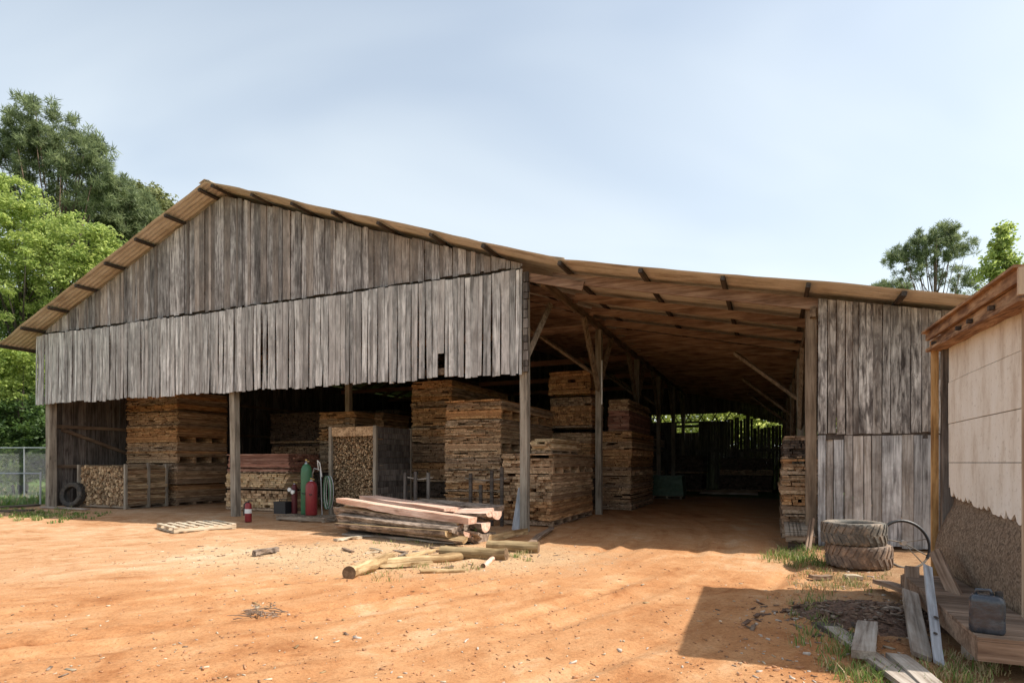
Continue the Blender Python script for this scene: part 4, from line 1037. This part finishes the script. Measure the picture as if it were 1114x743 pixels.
# planks around the shed
def plank(label, p0, p1, w, th, mat, up=Vector((0,0,1)), group='loose planks around the shed', holes=0, cat='plank'):
    o = thing('plank', label, cat, p0, 0, group, aim(p0, p1, up)); L_ = (p1-p0).length; m = MB(); n = 6; vs = []; rr = random.Random(int(L_*1000)); bow = rr.uniform(-.015,.015); skew = rr.uniform(-.04,.04)
    for i in range(n+1):
        f = i/n; e = bow*math.sin(f*PI)
        for y, z in ((-w/2,-th/2),(w/2,-th/2),(w/2,th/2),(-w/2,th/2)): vs.append((L_*f+(skew*(1 if y>0 else -1) if i in (0,n) else 0)*.5, y+rr.uniform(-.003,.003), z+e))
    fs = [(3,2,1,0),tuple(n*4+i for i in range(4))]
    for i in range(n):
        for j in range(4): fs.append((i*4+j, i*4+(j+1)%4, i*4+4+(j+1)%4, i*4+4+j))
    m.add(vs, fs); bo = m.build('board', mat, o)
    for k in range(holes):
        x = L_*(.25+.16*k); h_ = MB(); h_.tube([(x,.008-.02*k,th/2+.001),(x,.008-.02*k,th/2+.004)], .017+.004*k, 12); h_.build('knot', M['plankdark'], bo)
    return o
tow = Vector((-.4,-1,.35))
plank('silvery plank with dark knots leaning on the shed deck', G(1022,722,.02), P(1009,616,6.1), .07, .03, M['plankblue'], tow, holes=2)
plank('wide pale plank leaning left of the silvery knotted one', G(1003,714,.02), P(990,644,6.3), .145, .04, M['plank'], tow)
plank('short brown plank standing behind the wide pale plank', G(992,664,.02), P(992,617,7.0), .14, .045, M['plankbrown'], tow)
plank('brown plank slanting down against the chip board', P(1050,671,5.75), P(1017,600,6.7), .12, .04, M['plankbrown'], Vector((-1,-.4,.3)))
plank('plank across the ground behind the leaning planks', G(968,641,.03)+Vector((0,.2,.06)), G(1020,655,.2), .2, .05, M['plankbrown'], Vector((-.1,-.6,1)))
plank('long grey plank on the ground running out of view', G(905,683,.03), G(1000,752,.04), .15, .04, M['plank'])
plank('half buried dark plank behind the short block', G(893,678,.02), G(935,700,.03), .2, .04, M['plankdark'])
plank('parallel narrower plank near the leaning planks', G(975,713,.05), G(1018,750,.05), .15, .04, M['plank'])
plank('short thick pale block resting across the planks', G(939,712,.08), G(944,679,.1), .17, .07, M['plank'])
plank('thin dark slat beside the mulch heap', G(918,671,.02), G(940,684,.04), .08, .03, M['plankdark'])
plank('small pale offcut beside the stacked tyres', G(920,627,.03), G(937,628,.03), .13, .05, M['palletpale'])
plank('broken reddish offcut in front of the stacked tyres', G(882,627,.03), G(903,627,.03), .12, .05, M['plankbrown'])
plank('dark board lying in the grass left of the barn', G(-30,553,.05), G(42,549,.05), .3, .06, M['plankdark'])
plank('second dark board by the grass at the left post', G(-10,556,.05), G(36,555,.05), .2, .06, M['plankdark'])
plank('thin sill plank lying at the foot of the left post', W(-18.8,-.3,.04), W(-16.2,-.25,.04), .14, .05, M['plank'])

# ------------------------------------------------------------------ mulch heap and litter
o = thing('mulch_heap', 'dark heap of bark mulch in the shed shadow', 'mulch heap', G(950,672), ANG)
n = 70; u = np.linspace(-1,1,n); UX, UY = np.meshgrid(u, u); rr2 = np.clip(1-UX**2-UY**2, 0, 1)
wx, wy = .95, .75
Hh = rr2*.14*(.6+.8*vnoise(UX*3+5, UY*3+5, 21)) + .06*(vnoise(UX*14+9, UY*14+9, 22)-.5)*(rr2 > .02) + .03*(vnoise(UX*30, UY*30, 23)-.5) - .045
Vm = np.stack([UX.ravel()*wx, UY.ravel()*wy, Hh.ravel()], 1); ii, jj = np.meshgrid(np.arange(n-1), np.arange(n-1)); q = (jj*n+ii).ravel()
np_mesh('mound', Vm, np.stack([q,q+1,q+n+1,q+n],1), [M['mulch']], o)
def scatter_chips(name, label, cat, pts, size, mats, flat=.35):
    k = len(pts); base = np.array([[-1,-1,-1],[1,-1,-1],[1,1,-1],[-1,1,-1],[-1,-1,1],[1,-1,1],[1,1,1],[-1,1,1]])*.5
    fb = np.array([[3,2,1,0],[4,5,6,7],[0,1,5,4],[1,2,6,5],[2,3,7,6],[3,0,4,7]])
    V = np.zeros((k,8,3)); 
    for i in range(k):
        a = rng.uniform(0,2*PI); sz = size[0]+(size[1]-size[0])*rng.random()**2.5
        b = base*np.array([sz*rng.uniform(1,3), sz*rng.uniform(.4,.9), sz*flat])*(1+rng.uniform(-.3,.3,(8,3)))
        c, s_ = math.cos(a), math.sin(a); tl = rng.normal(0,.2)
        b = b @ np.array([[c,s_,0],[-s_,c,0],[0,0,1]]); b[:,2] += b[:,0]*tl
        V[i] = b + pts[i]
    Fq = (fb[None]+8*np.arange(k)[:,None,None]).reshape(-1,4)
    mi = np.repeat(rng.integers(0,len(mats),k),6)
    o = np_mesh(name, V.reshape(-1,3), Fq, mats, mi=mi); tag(o, label, cat, kind='stuff'); return o
def ground_pts(k, fn):
    out = []
    while len(out) < k:
        p = fn()
        if p is not None: out.append((p[0], p[1], gz(p[0], p[1])+.004))
    return np.array(out)
def img_pts(x0, x1, y0, y1, dens=None):
    def f():
        x = rng.uniform(x0, x1); y = rng.uniform(y0, y1); g = G(x, y); return (g.x, g.y)
    return f
pts = np.concatenate([ground_pts(500, lambda: tuple(np.array(G(450,600)[:2])+rng.normal(0,1,2)*np.array([1.7,1.1]))), ground_pts(260, lambda: tuple(np.array(G(300,598)[:2])+rng.normal(0,1,2)*np.array([1.8,1.0]))),
                      ground_pts(120, img_pts(0,1000,600,743)), ground_pts(60, img_pts(270,300,655,668))])
scatter_chips('bark_litter', 'bark chips and splinters scattered over the clay yard', 'wood litter', pts, (.008,.04), [M['bark'], M['plankbrown'], M['palletpale'], M['log']])
pts = np.concatenate([ground_pts(380, img_pts(800,1000,645,743)), ground_pts(220, img_pts(200,760,590,743)), ground_pts(160, img_pts(860,960,615,640))])
scatter_chips('clay_clods', 'small clay clods and pale pebbles across the yard', 'clods', pts, (.008,.03), [M['clod'], M['stone'], M['clod']], .7)
pts = np.array([tuple(G(950,672)+Vector((*(rng.normal(0,1,2)*np.array([.5,.35])), 0))) for _ in range(700)]); 
for i in range(len(pts)):
    dx, dy = pts[i,0]-G(950,672).x, pts[i,1]-G(950,672).y; pts[i,2] = max(.01, .12*(1-(dx/.95)**2-(dy/.75)**2))+.0
scatter_chips('mulch_chips', 'loose dark bark chips covering the mulch heap', 'bark chips', pts, (.015,.06), [M['mulch'], M['plankbrown'], M['mulch'], M['bark']])

pts = np.concatenate([ground_pts(1500, img_pts(-20,900,592,743)), ground_pts(900, lambda: tuple(np.array(G(430,612)[:2])+rng.normal(0,1,2)*np.array([1.8,1.0])))])
M['chipdark'] = plain('trodden chips', (.26,.13,.065), .95, var=.4)
scatter_chips('yard_crumbs', 'crumbs of clay and splinters trodden over the yard', 'crumbs', pts, (.005,.02), [M['clod'], M['chipdark'], M['clod'], M['palletpale']], .6)
rr9 = random.Random(91)
for k in range(14):
    a_ = rr9.uniform(0, PI); cx_, cy_ = rr9.gauss(455,45), rr9.gauss(604,9); g = G(cx_, max(592, cy_), .015); l = rr9.uniform(.12,.4); dv = Vector((math.cos(a_), math.sin(a_), 0))*l/2
    plank('small splintered offcut strewn among the yellow logs', g-dv+Vector((0,0,gz(g.x,g.y))), g+dv+Vector((0,0,gz(g.x,g.y)+rr9.uniform(0,.03))), rr9.uniform(.03,.09), rr9.uniform(.012,.03), rr9.choice((M['log'], M['palletpale'], M['bark'], M['plankbrown'])), group='offcuts strewn among the logs', cat='offcut')
# ------------------------------------------------------------------ grass
M['grass'] = leaf_mat('green grass', (.08,.15,.025), (.22,.30,.09), .35)
M['drygrass'] = leaf_mat('dry grass', (.28,.20,.09), (.50,.40,.22), .25)
def grass(name, label, pts, hmin, hmax, dryfrac, wid=.008):
    k = len(pts); h = rng.uniform(hmin, hmax, k); a = rng.uniform(0, 2*PI, k); ln = rng.normal(0,.45,(k,2))*h[:,None]
    w = wid*rng.uniform(.6,1.4,k); dx = np.cos(a)*w; dy = np.sin(a)*w
    V = np.zeros((k,5,3)); p = np.asarray(pts)
    V[:,0] = p + np.stack([-dx,-dy,0*dx-.01],1); V[:,1] = p + np.stack([dx,dy,0*dx-.01],1)
    mid = p + np.stack([ln[:,0]*.35, ln[:,1]*.35, h*.6],1)
    V[:,2] = mid + np.stack([dx*.8,dy*.8,0*dx],1); V[:,3] = mid - np.stack([dx*.8,dy*.8,0*dx],1)
    V[:,4] = p + np.stack([ln[:,0], ln[:,1], h],1)
    b = 5*np.arange(k)[:,None]
    F3 = np.concatenate([b+np.array([[0,1,2]]), b+np.array([[0,2,3]]), b+np.array([[3,2,4]])])
    m1 = (rng.random(k) < dryfrac).astype(int); mi = np.concatenate([m1,m1,m1])
    return tag(np_mesh(name, V.reshape(-1,3), F3, [M['grass'], M['drygrass']], mi=mi), label, 'grass', kind='stuff')
def blob(cx_, cy_, rx, ry, k, clump=14):
    out = []
    while len(out) < k:
        g = G(cx_+rng.normal(0,rx), cy_+rng.normal(0,ry))
        for _ in range(clump):
            p = g + Vector((*(rng.normal(0,.05,2)), 0)); out.append((p.x, p.y, gz(p.x,p.y)))
    return np.array(out[:k])
grass('grass_tuft', 'green grass growing at the foot of the right post', np.concatenate([blob(862,606,12,3,700), blob(880,610,8,4,300)]), .04, .17, .25, .006)
grass('weedy_grass', 'weedy grass strip in the shed shadow beside the planks', np.concatenate([blob(890,668,9,9,260), blob(915,712,9,12,330), blob(940,738,12,6,330), blob(1030,738,25,6,160), blob(885,690,24,22,200)]), .03, .13, .3, .0045)
grass('dry_grass', 'yellow dry grass in front of the stacked tyres', np.concatenate([blob(915,634,22,5,900), blob(890,622,14,5,300), blob(1050,728,25,10,500)]), .02, .09, .8, .005)
grass('log_weeds', 'sparse weeds sprouting between the yellow logs', np.concatenate([blob(495,617,18,3,160), blob(420,628,14,4,120), blob(565,605,14,3,260), blob(419,588,6,2,60), blob(450,590,20,3,110)]), .02, .10, .6, .005)
grass('edge_grass', 'short lit grass at the foot of the left barn post', blob(40,560,30,3,1800), .04, .12, .25, .012)
def lawn():
    out = []
    for _ in range(26000):
        x = rng.uniform(-40,-14); y = rng.uniform(21,42); s = (x-A.x)*R.x+(y-A.y)*R.y; t = (x-A.x)*D.x+(y-A.y)*D.y
        if s < -19.4 and (t > 1.2 or s < -21.5) and x > -34: out.append((x,y,gz(x,y)))
    return np.array(out)
grass('lawn', 'sunlit meadow grass beyond the wire fence', lawn(), .08, .22, .12, .03)
o = thing('leafy_weed', 'bright green leafy weed growing under the slab pile end', 'weed', G(505,588), 0)
k = 160; V = np.zeros((k,4,3)); c = rng.normal(0,1,(k,3))*np.array([.13,.13,.07])+np.array([0,0,.14]); a = rng.normal(0,1,(k,3)); a /= np.linalg.norm(a,axis=1)[:,None]; b_ = np.cross(a, rng.normal(0,1,(k,3))); b_ /= np.linalg.norm(b_,axis=1)[:,None]
a *= .05; b_ *= .03; V[:,0]=c-a; V[:,1]=c+b_; V[:,2]=c+a; V[:,3]=c-b_
np_mesh('leaves', V.reshape(-1,3), np.arange(4*k).reshape(-1,4), [leaf_mat('weed leaves', (.05,.13,.02), (.12,.25,.05))], o)

# ------------------------------------------------------------------ fences at left
def wire_fence(label, p0, p1, h, nposts, group):
    q = math.atan2(p1.y-p0.y, p1.x-p0.x); o = thing('chain_link_fence', label, 'fence', (p0.x,p0.y,0), q, group); L_ = (p1-p0).length
    for i in range(nposts):
        m = MB(); x = L_*i/(nposts-1); m.tube([(x,0,-.2),(x,0,h+.05)], .03, 8); m.build('post', M['steel'], o)
    m = MB(); m.tube([(0,0,h),(L_,0,h)], .028, 8); m.build('top_rail', M['steel'], o)
    m = MB(); st = .09; r = .0022
    for x in np.arange(-h, L_, st):
        for sg in (1,-1):
            xa, xb = (x, x+h) if sg > 0 else (x+h, x); za, zb = .03, h+.04
            if min(xa,xb) < 0 or max(xa,xb) > L_: continue
            m.tube([(xa,.0,za),(xb,.0,zb)], r, 3, cap=False)
    m.build('wire_mesh', M['steel'], o); return o
wire_fence('low chain link fence with grey rail left of the barn', P(-95,514,24.)*1, P(44,514,23.6), 1.22, 3, 'wire fences left of the barn')
wire_fence('tall chain link fence with bright top rail behind the low one', P(-120,487,27.5), P(100,487,27.3), 2.32, 4, 'wire fences left of the barn')

# ------------------------------------------------------------------ trees
M['treebark'] = plain('tree bark', (.06,.048,.036), .95, var=.4, scale=6, bump=.8)
M['pinebark'] = plain('pine bark', (.13,.085,.06), .95, var=.4, scale=6, bump=.8)
LM = {'pine': leaf_mat('pine needles', (.07,.10,.045), (.25,.30,.14), .38), 'bright': leaf_mat('spring leaves', (.13,.20,.04), (.44,.52,.16), .48),
      'mid': leaf_mat('mid green leaves', (.06,.11,.025), (.20,.27,.075), .4), 'dark': leaf_mat('shade leaves', (.025,.055,.012), (.08,.135,.03), .35),
      'far': leaf_mat('sunlit far leaves', (.22,.27,.06), (.46,.50,.16), .5), 'olive': leaf_mat('olive leaves', (.10,.12,.035), (.24,.26,.11), .35)}
def leaves_np(cent, spread, per, size, rg, needle=False, aspect=.5):
    k = len(cent)*per; c0 = np.repeat(cent, per, 0); sp = np.repeat(spread, per)[:,None]
    d = rg.normal(0,1,(k,3)); d /= np.linalg.norm(d,axis=1)[:,None]
    if needle:
        c = c0 + d*sp*rg.uniform(.3,.75,(k,1)); a = d + rg.normal(0,.6,(k,3)); a[:,2] += .25
    else:
        c = c0 + d*sp*(rg.random((k,1))**.6)*np.array([1,1,.7]); a = rg.normal(0,1,(k,3)); a[:,2] *= .55
    a /= np.linalg.norm(a,axis=1)[:,None]; b = np.cross(a, rg.normal(0,1,(k,3))); b /= np.linalg.norm(b,axis=1)[:,None]+1e-9
    L_ = size*rg.uniform(.6,1.3,(k,1)); a = a*L_; b = b*L_*aspect
    V = np.zeros((k,4,3)); V[:,0] = c-a*.5; V[:,1] = c+b*.5; V[:,2] = c+a*.5; V[:,3] = c-b*.5
    return V.reshape(-1,3), np.arange(4*k).reshape(-1,4)
def tree(name, label, base, blobs, trunk_top, trunk_r, lm, nclump, per, size, spread, group=None, bark='treebark', needle=False, aspect=.5, seed=1, limbs=14, cat='tree', bend=.4):
    """blobs: (x,y,z,rx,ry,rz,weight) relative to base"""
    rg = np.random.default_rng(seed); o = thing(name, label, cat, base, 0, group)
    wts = np.array([b[6] for b in blobs], float); wts /= wts.sum(); idx = rg.choice(len(blobs), nclump, p=wts); cent = np.zeros((nclump,3))
    for i, b in enumerate(idx):
        bl = blobs[b]; d = rg.normal(0,1,3); d /= np.linalg.norm(d); rad = rg.random()**.45
        cent[i] = np.array(bl[:3]) + d*rad*np.array(bl[3:6])
    V, Fq = leaves_np(cent, spread*rg.uniform(.6,1.3,nclump), per, size, rg, needle, aspect)
    np_mesh('crown', V, Fq, [LM[lm]], o)
    m = MB(); top = Vector(trunk_top); n = 8; pts = [Vector((top.x*(i/n)**1.3 + bend*math.sin(i*1.1+seed)*.3*(i/n), top.y*(i/n)+bend*math.cos(i*.9+seed)*.2*(i/n), -.2+(top.z+.2)*i/n)) for i in range(n+1)]
    m.tube(pts, [trunk_r*(1-.85*i/n) for i in range(n+1)], 9)
    zs = [p.z for p in pts]
    for i in range(limbs):
        c = Vector(cent[int(rg.integers(nclump))]); zt = min(max(c.z*rg.uniform(.6,.85), zs[2]), top.z*.97); j = max(1, min(n-1, int(zt/top.z*n))); p0 = pts[j]
        mid = p0.lerp(c, .5) + Vector((0,0,-.06*(c-p0).length)); r0 = trunk_r*(1-.85*j/n)*.5
        m.tube([p0, mid, c], [r0, r0*.55, r0*.18], 6)
    m.build('trunk', M[bark], o, True); return o
def B(x, y, Z, base, rx, ry, rz, w=1.):
    p = P(x, y, Z)-Vector(base); return (p.x, p.y, p.z, rx, ry, rz, w)
# left pine
Z = 44.; b = (ray(62)*Z, Z, 0)
bl = [B(38,140,Z,b,3.0,2.5,2.2,1.2),B(60,165,Z,b,3.6,3,2.6,1.6),B(92,165,Z,b,2.0,2,2.,.8),B(15,180,Z,b,3.2,3,3.,1.5),B(100,195,Z,b,2.6,2.5,2,1),B(70,215,Z,b,3.6,3,2.,.8),B(30,225,Z,b,3.,3,2.4,.8),B(125,205,Z,b,1.6,1.6,1.2,.5),B(-20,190,Z,b,3.4,3,4,1.2)]
tree('pine_tree', 'tall dark pine with open crown behind the barn ridge', b, bl, (0,0,23.5), .38, 'pine', 400, 95, .55, .62, 'pines around the lumber yard', 'pinebark', True, .1, 11, 46)
Z = 50.; b = (ray(112)*Z, Z, 0)
bl = [B(120,225,Z,b,3.6,3,2.6,1.2),B(95,245,Z,b,4,3,2.6,1.),B(140,235,Z,b,2.6,2.5,2.4,1),B(150,255,Z,b,3,2.5,2.4,.8),B(80,265,Z,b,3.6,3,2.4,.8),B(110,275,Z,b,4,3,3,.8)]
tree('pine_tree', 'lower dense pine between tall pine and barn roof', b, bl, (0,0,21), .34, 'pine', 380, 95, .55, .65, 'pines around the lumber yard', 'pinebark', True, .1, 12, 20)
Z = 56.; b = (ray(165)*Z, Z, 0)
bl = [B(160,225,Z,b,2.2,2,2.0,1),B(175,232,Z,b,1.5,2,1.8,.6),B(150,250,Z,b,4,3,3,1),B(185,255,Z,b,2.5,2.5,2.5,.8)]
tree('broadleaf_tree', 'distant olive tree touching the barn roof slope', b, bl, (0,0,23), .3, 'olive', 260, 70, .36, .8, 'leafy trees around the yard', seed=13)
Z = 33.; b = (ray(25)*Z, Z, 0)
bl = [B(15,225,Z,b,2.2,2,1.5,1),B(45,250,Z,b,2.4,2,1.6,1.1),B(85,270,Z,b,2.2,2,1.3,1.),B(110,262,Z,b,.9,.9,.8,.35),B(20,275,Z,b,3,2.5,2,1.3),B(65,300,Z,b,3,2.5,1.6,1.2),B(20,330,Z,b,3,2.5,2,1.1),B(-30,260,Z,b,3,2.5,3,1.5),B(95,295,Z,b,1.8,1.8,1.2,.7)]
tree('broadleaf_tree', 'bright spring green tree filling the left edge above the roof', b, bl, (-.3,0,13.5), .26, 'bright', 350, 130, .21, .58, 'leafy trees around the yard', seed=14, aspect=.38, limbs=20)
Z = 35.; b = (ray(-10)*Z, Z, 0)
bl = [B(5,345,Z,b,3,2.5,2.,1),B(45,345,Z,b,2.4,2,2,1),B(10,395,Z,b,3,2.5,2.,1),B(35,395,Z,b,2,2,1.6,.8),B(20,430,Z,b,2.6,2.5,2.,1),B(50,440,Z,b,2,2,2,.8),B(15,465,Z,b,2.6,2,1.6,1),B(40,480,Z,b,2.2,2,1.4,.9)]
tree('broadleaf_tree', 'mid green tree drooping beside the barn eave', b, bl, (.5,0,10.5), .24, 'mid', 560, 75, .24, .7, 'leafy trees around the yard', seed=15)
Z = 30.; b = (ray(22)*Z, Z, 0)
bl = [B(15,400,Z,b,1.5,1.5,1.1,1),B(30,385,Z,b,1.3,1.3,.8,.7),B(5,420,Z,b,1.6,1.4,1,.8)]
tree('sapling', 'light leaved sapling in sun just left of the skirt boards', b, bl, (0,0,5.6), .08, 'bright', 90, 70, .2, .5, None, seed=16, limbs=8, cat='sapling')
for i, (x, y, Z, w, h, lm, lab) in enumerate(((-5,470,31,3.0,2.2,'dark','dark bush at the far left edge behind the fences'),(28,462,30.5,2.4,2.4,'dark','dark bush behind the fences near the barn post'),(56,475,29.5,2.,2.,'dark','shaded bush half hidden by the left barn post'),(15,500,29.5,2.6,.9,'mid','low green bush behind the chain link wire'),(-50,470,38,4,2.6,'dark','bush beyond the left edge of the fences'))):
    b = (ray(x)*Z, Z, 0); bl = [B(x,y,Z,b,w*.8,w*.6,h*.8,1),B(x+12,y+14,Z,b,w*.7,w*.6,h*.6,.8),B(x-14,y+10,Z,b,w*.7,w*.5,h*.6,.8)]
    tree('bush', lab, b, bl, (0,0,2.2), .07, lm, 150, 60, .2, .5, 'bushes along the wire fence', seed=30+i, limbs=10, cat='bush')
# far tree row that closes the view on the left
for i, (x, Z, h, lm, lab) in enumerate(((-70,60,16,'dark','tall dark tree far behind at the left frame edge'),(-10,64,13,'mid','green tree far behind the left fences'),(45,62,12,'dark','dark tree far behind the left barn post'))):
    b = (ray(x)*Z, Z, 0); bl = [(0,0,h*.7,4,3.5,h*.28,1),(2.5,0,h*.5,3.5,3,h*.25,.8),(-2.5,1,h*.4,4,3,h*.3,.8),(0,0,h*.22,5,3,h*.2,.8)]
    tree('broadleaf_tree', lab, b, bl, (0,0,h*.85), .25, lm, 260, 60, .4, 1., 'leafy trees around the yard', seed=40+i)
# right pine and its neighbours
Z = 46.; b = (ray(1017)*Z, Z, 0)
bl = [B(1013,258,Z,b,1.3,1.2,.9,1),B(1032,252,Z,b,1.0,1,.8,.8),B(1002,268,Z,b,1.4,1.3,.9,1),B(1040,270,Z,b,1.5,1.2,1.0,1),B(985,277,Z,b,1.2,1,.8,.7),B(970,283,Z,b,.8,.8,.5,.4),B(1015,280,Z,b,1.9,1.5,.9,1),B(990,295,Z,b,1.3,1.2,.7,.7),B(1035,296,Z,b,1.6,1.3,1.0,.7),B(1048,308,Z,b,1.0,1,.6,.4),B(1050,320,Z,b,1.3,1.2,.6,.4)]
tree('pine_tree', 'open crowned pine above the right end of the roof', b, bl, (0,0,18.8), .24, 'pine', 260, 66, .42, .42, 'pines around the lumber yard', 'pinebark', True, .1, 17, 34, bend=.2)
Z = 60.; b = (ray(968)*Z, Z, 0)
bl = [B(957,311,Z,b,1.0,1,.5,1),B(972,310,Z,b,1.,1,.5,1),B(984,312,Z,b,.7,1,.4,.6),B(968,325,Z,b,2,1.5,1,1)]
tree('pine_tree', 'small pine top peeping over the roof left of open pine', b, bl, (0,0,18.), .2, 'pine', 70, 60, .5, .5, 'pines around the lumber yard', 'pinebark', True, .08, 18, 6)
Z = 30.; b = (ray(1090)*Z, Z, 0)
bl = [B(1092,252,Z,b,.28,.3,.45,.5),B(1090,268,Z,b,.5,.5,.5,.8),B(1083,283,Z,b,.6,.6,.5,.9),B(1097,285,Z,b,.5,.5,.5,.8),B(1078,298,Z,b,.7,.7,.4,.7),B(1093,302,Z,b,.8,.7,.5,1.),B(1116,293,Z,b,.3,.3,.5,.4),B(1088,318,Z,b,1.2,1.,.6,.8)]
tree('broadleaf_tree', 'slender light green tree above the shed roof at right', b, bl, (0,0,12.3), .12, 'bright', 150, 46, .17, .34, 'leafy trees around the yard', seed=19, aspect=.6, limbs=26)
# trees behind the barn, seen through the gaps
for i, (s, t, h, lab) in enumerate(((-10,36,11,'sunlit tree glimpsed through the gap below the far gable'),(-4,40,11,'sunlit tree behind the rear wall left of the aisle'),(1.5,37,9,'yellow green tree seen through the rear window gap'),(5.5,38,9,'yellow green tree over the rear planks of the aisle'),(10,40,9,'sunlit tree behind the right end of the rear planks'),(-16,42,12,'tree behind the rear left corner of the barn'))):
    p = W(s, t); bl = [(0,0,h*.62,3.2,3,h*.33,1),(2.2,0,h*.45,3,2.5,h*.3,.9),(-2.2,0,h*.45,3,2.5,h*.3,.9),(0,0,h*.2,3.5,2.5,h*.2,.7)]
    tree('broadleaf_tree', lab, (p.x,p.y,0), bl, (0,0,h*.8), .2, 'far', 170, 55, .34, .9, 'trees behind the barn', seed=50+i)

# ------------------------------------------------------------------ light and sky
sd = Vector((.80, -.12, 1.0)).normalized()
elev = math.asin(sd.z); az = math.atan2(sd.x, sd.y)
sun = bpy.data.lights.new('sun', 'SUN'); sun.energy = 4.0; sun.angle = math.radians(.55); sun.color = (1., .95, .87)
so = bpy.data.objects.new('sun', sun); COL.objects.link(so); so.rotation_mode = 'QUATERNION'; so.rotation_quaternion = sd.to_track_quat('Z', 'Y'); so.location = (20,0,30)
w = bpy.data.worlds.new('World'); sc.world = w; w.use_nodes = True; nt = w.node_tree; L = nt.links.new
bg = nt.nodes['Background']; sky = N(nt, 'ShaderNodeTexSky', sky_type='NISHITA'); sky.sun_disc = False; sky.sun_elevation = elev; sky.sun_rotation = az
sky.air_density = 1.0; sky.dust_density = 2.2; sky.ozone_density = 1.0
tc = N(nt, 'ShaderNodeTexCoord'); sep = N(nt, 'ShaderNodeSeparateXYZ'); L(tc.outputs['Generated'], sep.inputs[0])
zz = math_n(nt, 'ADD', math_n(nt, 'MAXIMUM', sep.outputs[2], 0.), .35)
cb = N(nt, 'ShaderNodeCombineXYZ'); L(math_n(nt, 'DIVIDE', sep.outputs[0], zz), cb.inputs[0]); L(math_n(nt, 'DIVIDE', sep.outputs[1], zz), cb.inputs[1])
mp = N(nt, 'ShaderNodeMapping'); L(cb.outputs[0], mp.inputs[0]); mp.inputs['Rotation'].default_value = (0,0,.5); mp.inputs['Scale'].default_value = (.8,1.9,1); mp.inputs['Location'].default_value = (1.4,2.2,0)
cn = noise(nt, mp.outputs[0], 1.1, 3.5, .5, .6)
cr = ramp(nt, [(.26, (.58,.58,.58)), (.74, (.9,.9,.9))]); L(cn.outputs[0], cr.inputs[0])
ff = math_n(nt, 'SUBTRACT', cr.outputs[0], math_n(nt, 'MULTIPLY', math_n(nt, 'MAXIMUM', sep.outputs[2], 0.), .62), True)
ff = math_n(nt, 'MAXIMUM', ff, .22)
hz = math_n(nt, 'POWER', math_n(nt, 'SUBTRACT', 1., math_n(nt, 'MAXIMUM', sep.outputs[2], 0.)), 2.0)
ff = math_n(nt, 'MAXIMUM', ff, math_n(nt, 'MULTIPLY', hz, 1.))
mx = mixc(nt, ff, sky.outputs[0], (5.95,6.2,6.35))
mx = mixc(nt, 1., mx, (.965,.985,.955), 'MULTIPLY')
L(mx, bg.inputs['Color']); bg.inputs['Strength'].default_value = .13

# ------------------------------------------------------------------ camera
cam = bpy.data.cameras.new('camera'); co = bpy.data.objects.new('camera', cam); COL.objects.link(co)
cam.sensor_fit = 'HORIZONTAL'; cam.sensor_width = 36.; cam.lens = 36.*F/1114.; cam.shift_y = (HY-371.5)/1114.; cam.clip_end = 3000.; cam.clip_start = .1
co.location = (0,0,EYE); co.rotation_euler = (PI/2,0,0); sc.camera = co
sc.render.engine = 'CYCLES'; sc.cycles.max_bounces = 10; sc.cycles.diffuse_bounces = 7; sc.cycles.transmission_bounces = 4; sc.cycles.use_denoising = True
sc.view_settings.view_transform = 'Standard'; sc.view_settings.look = 'None'; sc.view_settings.exposure = .66; sc.view_settings.gamma = 1.
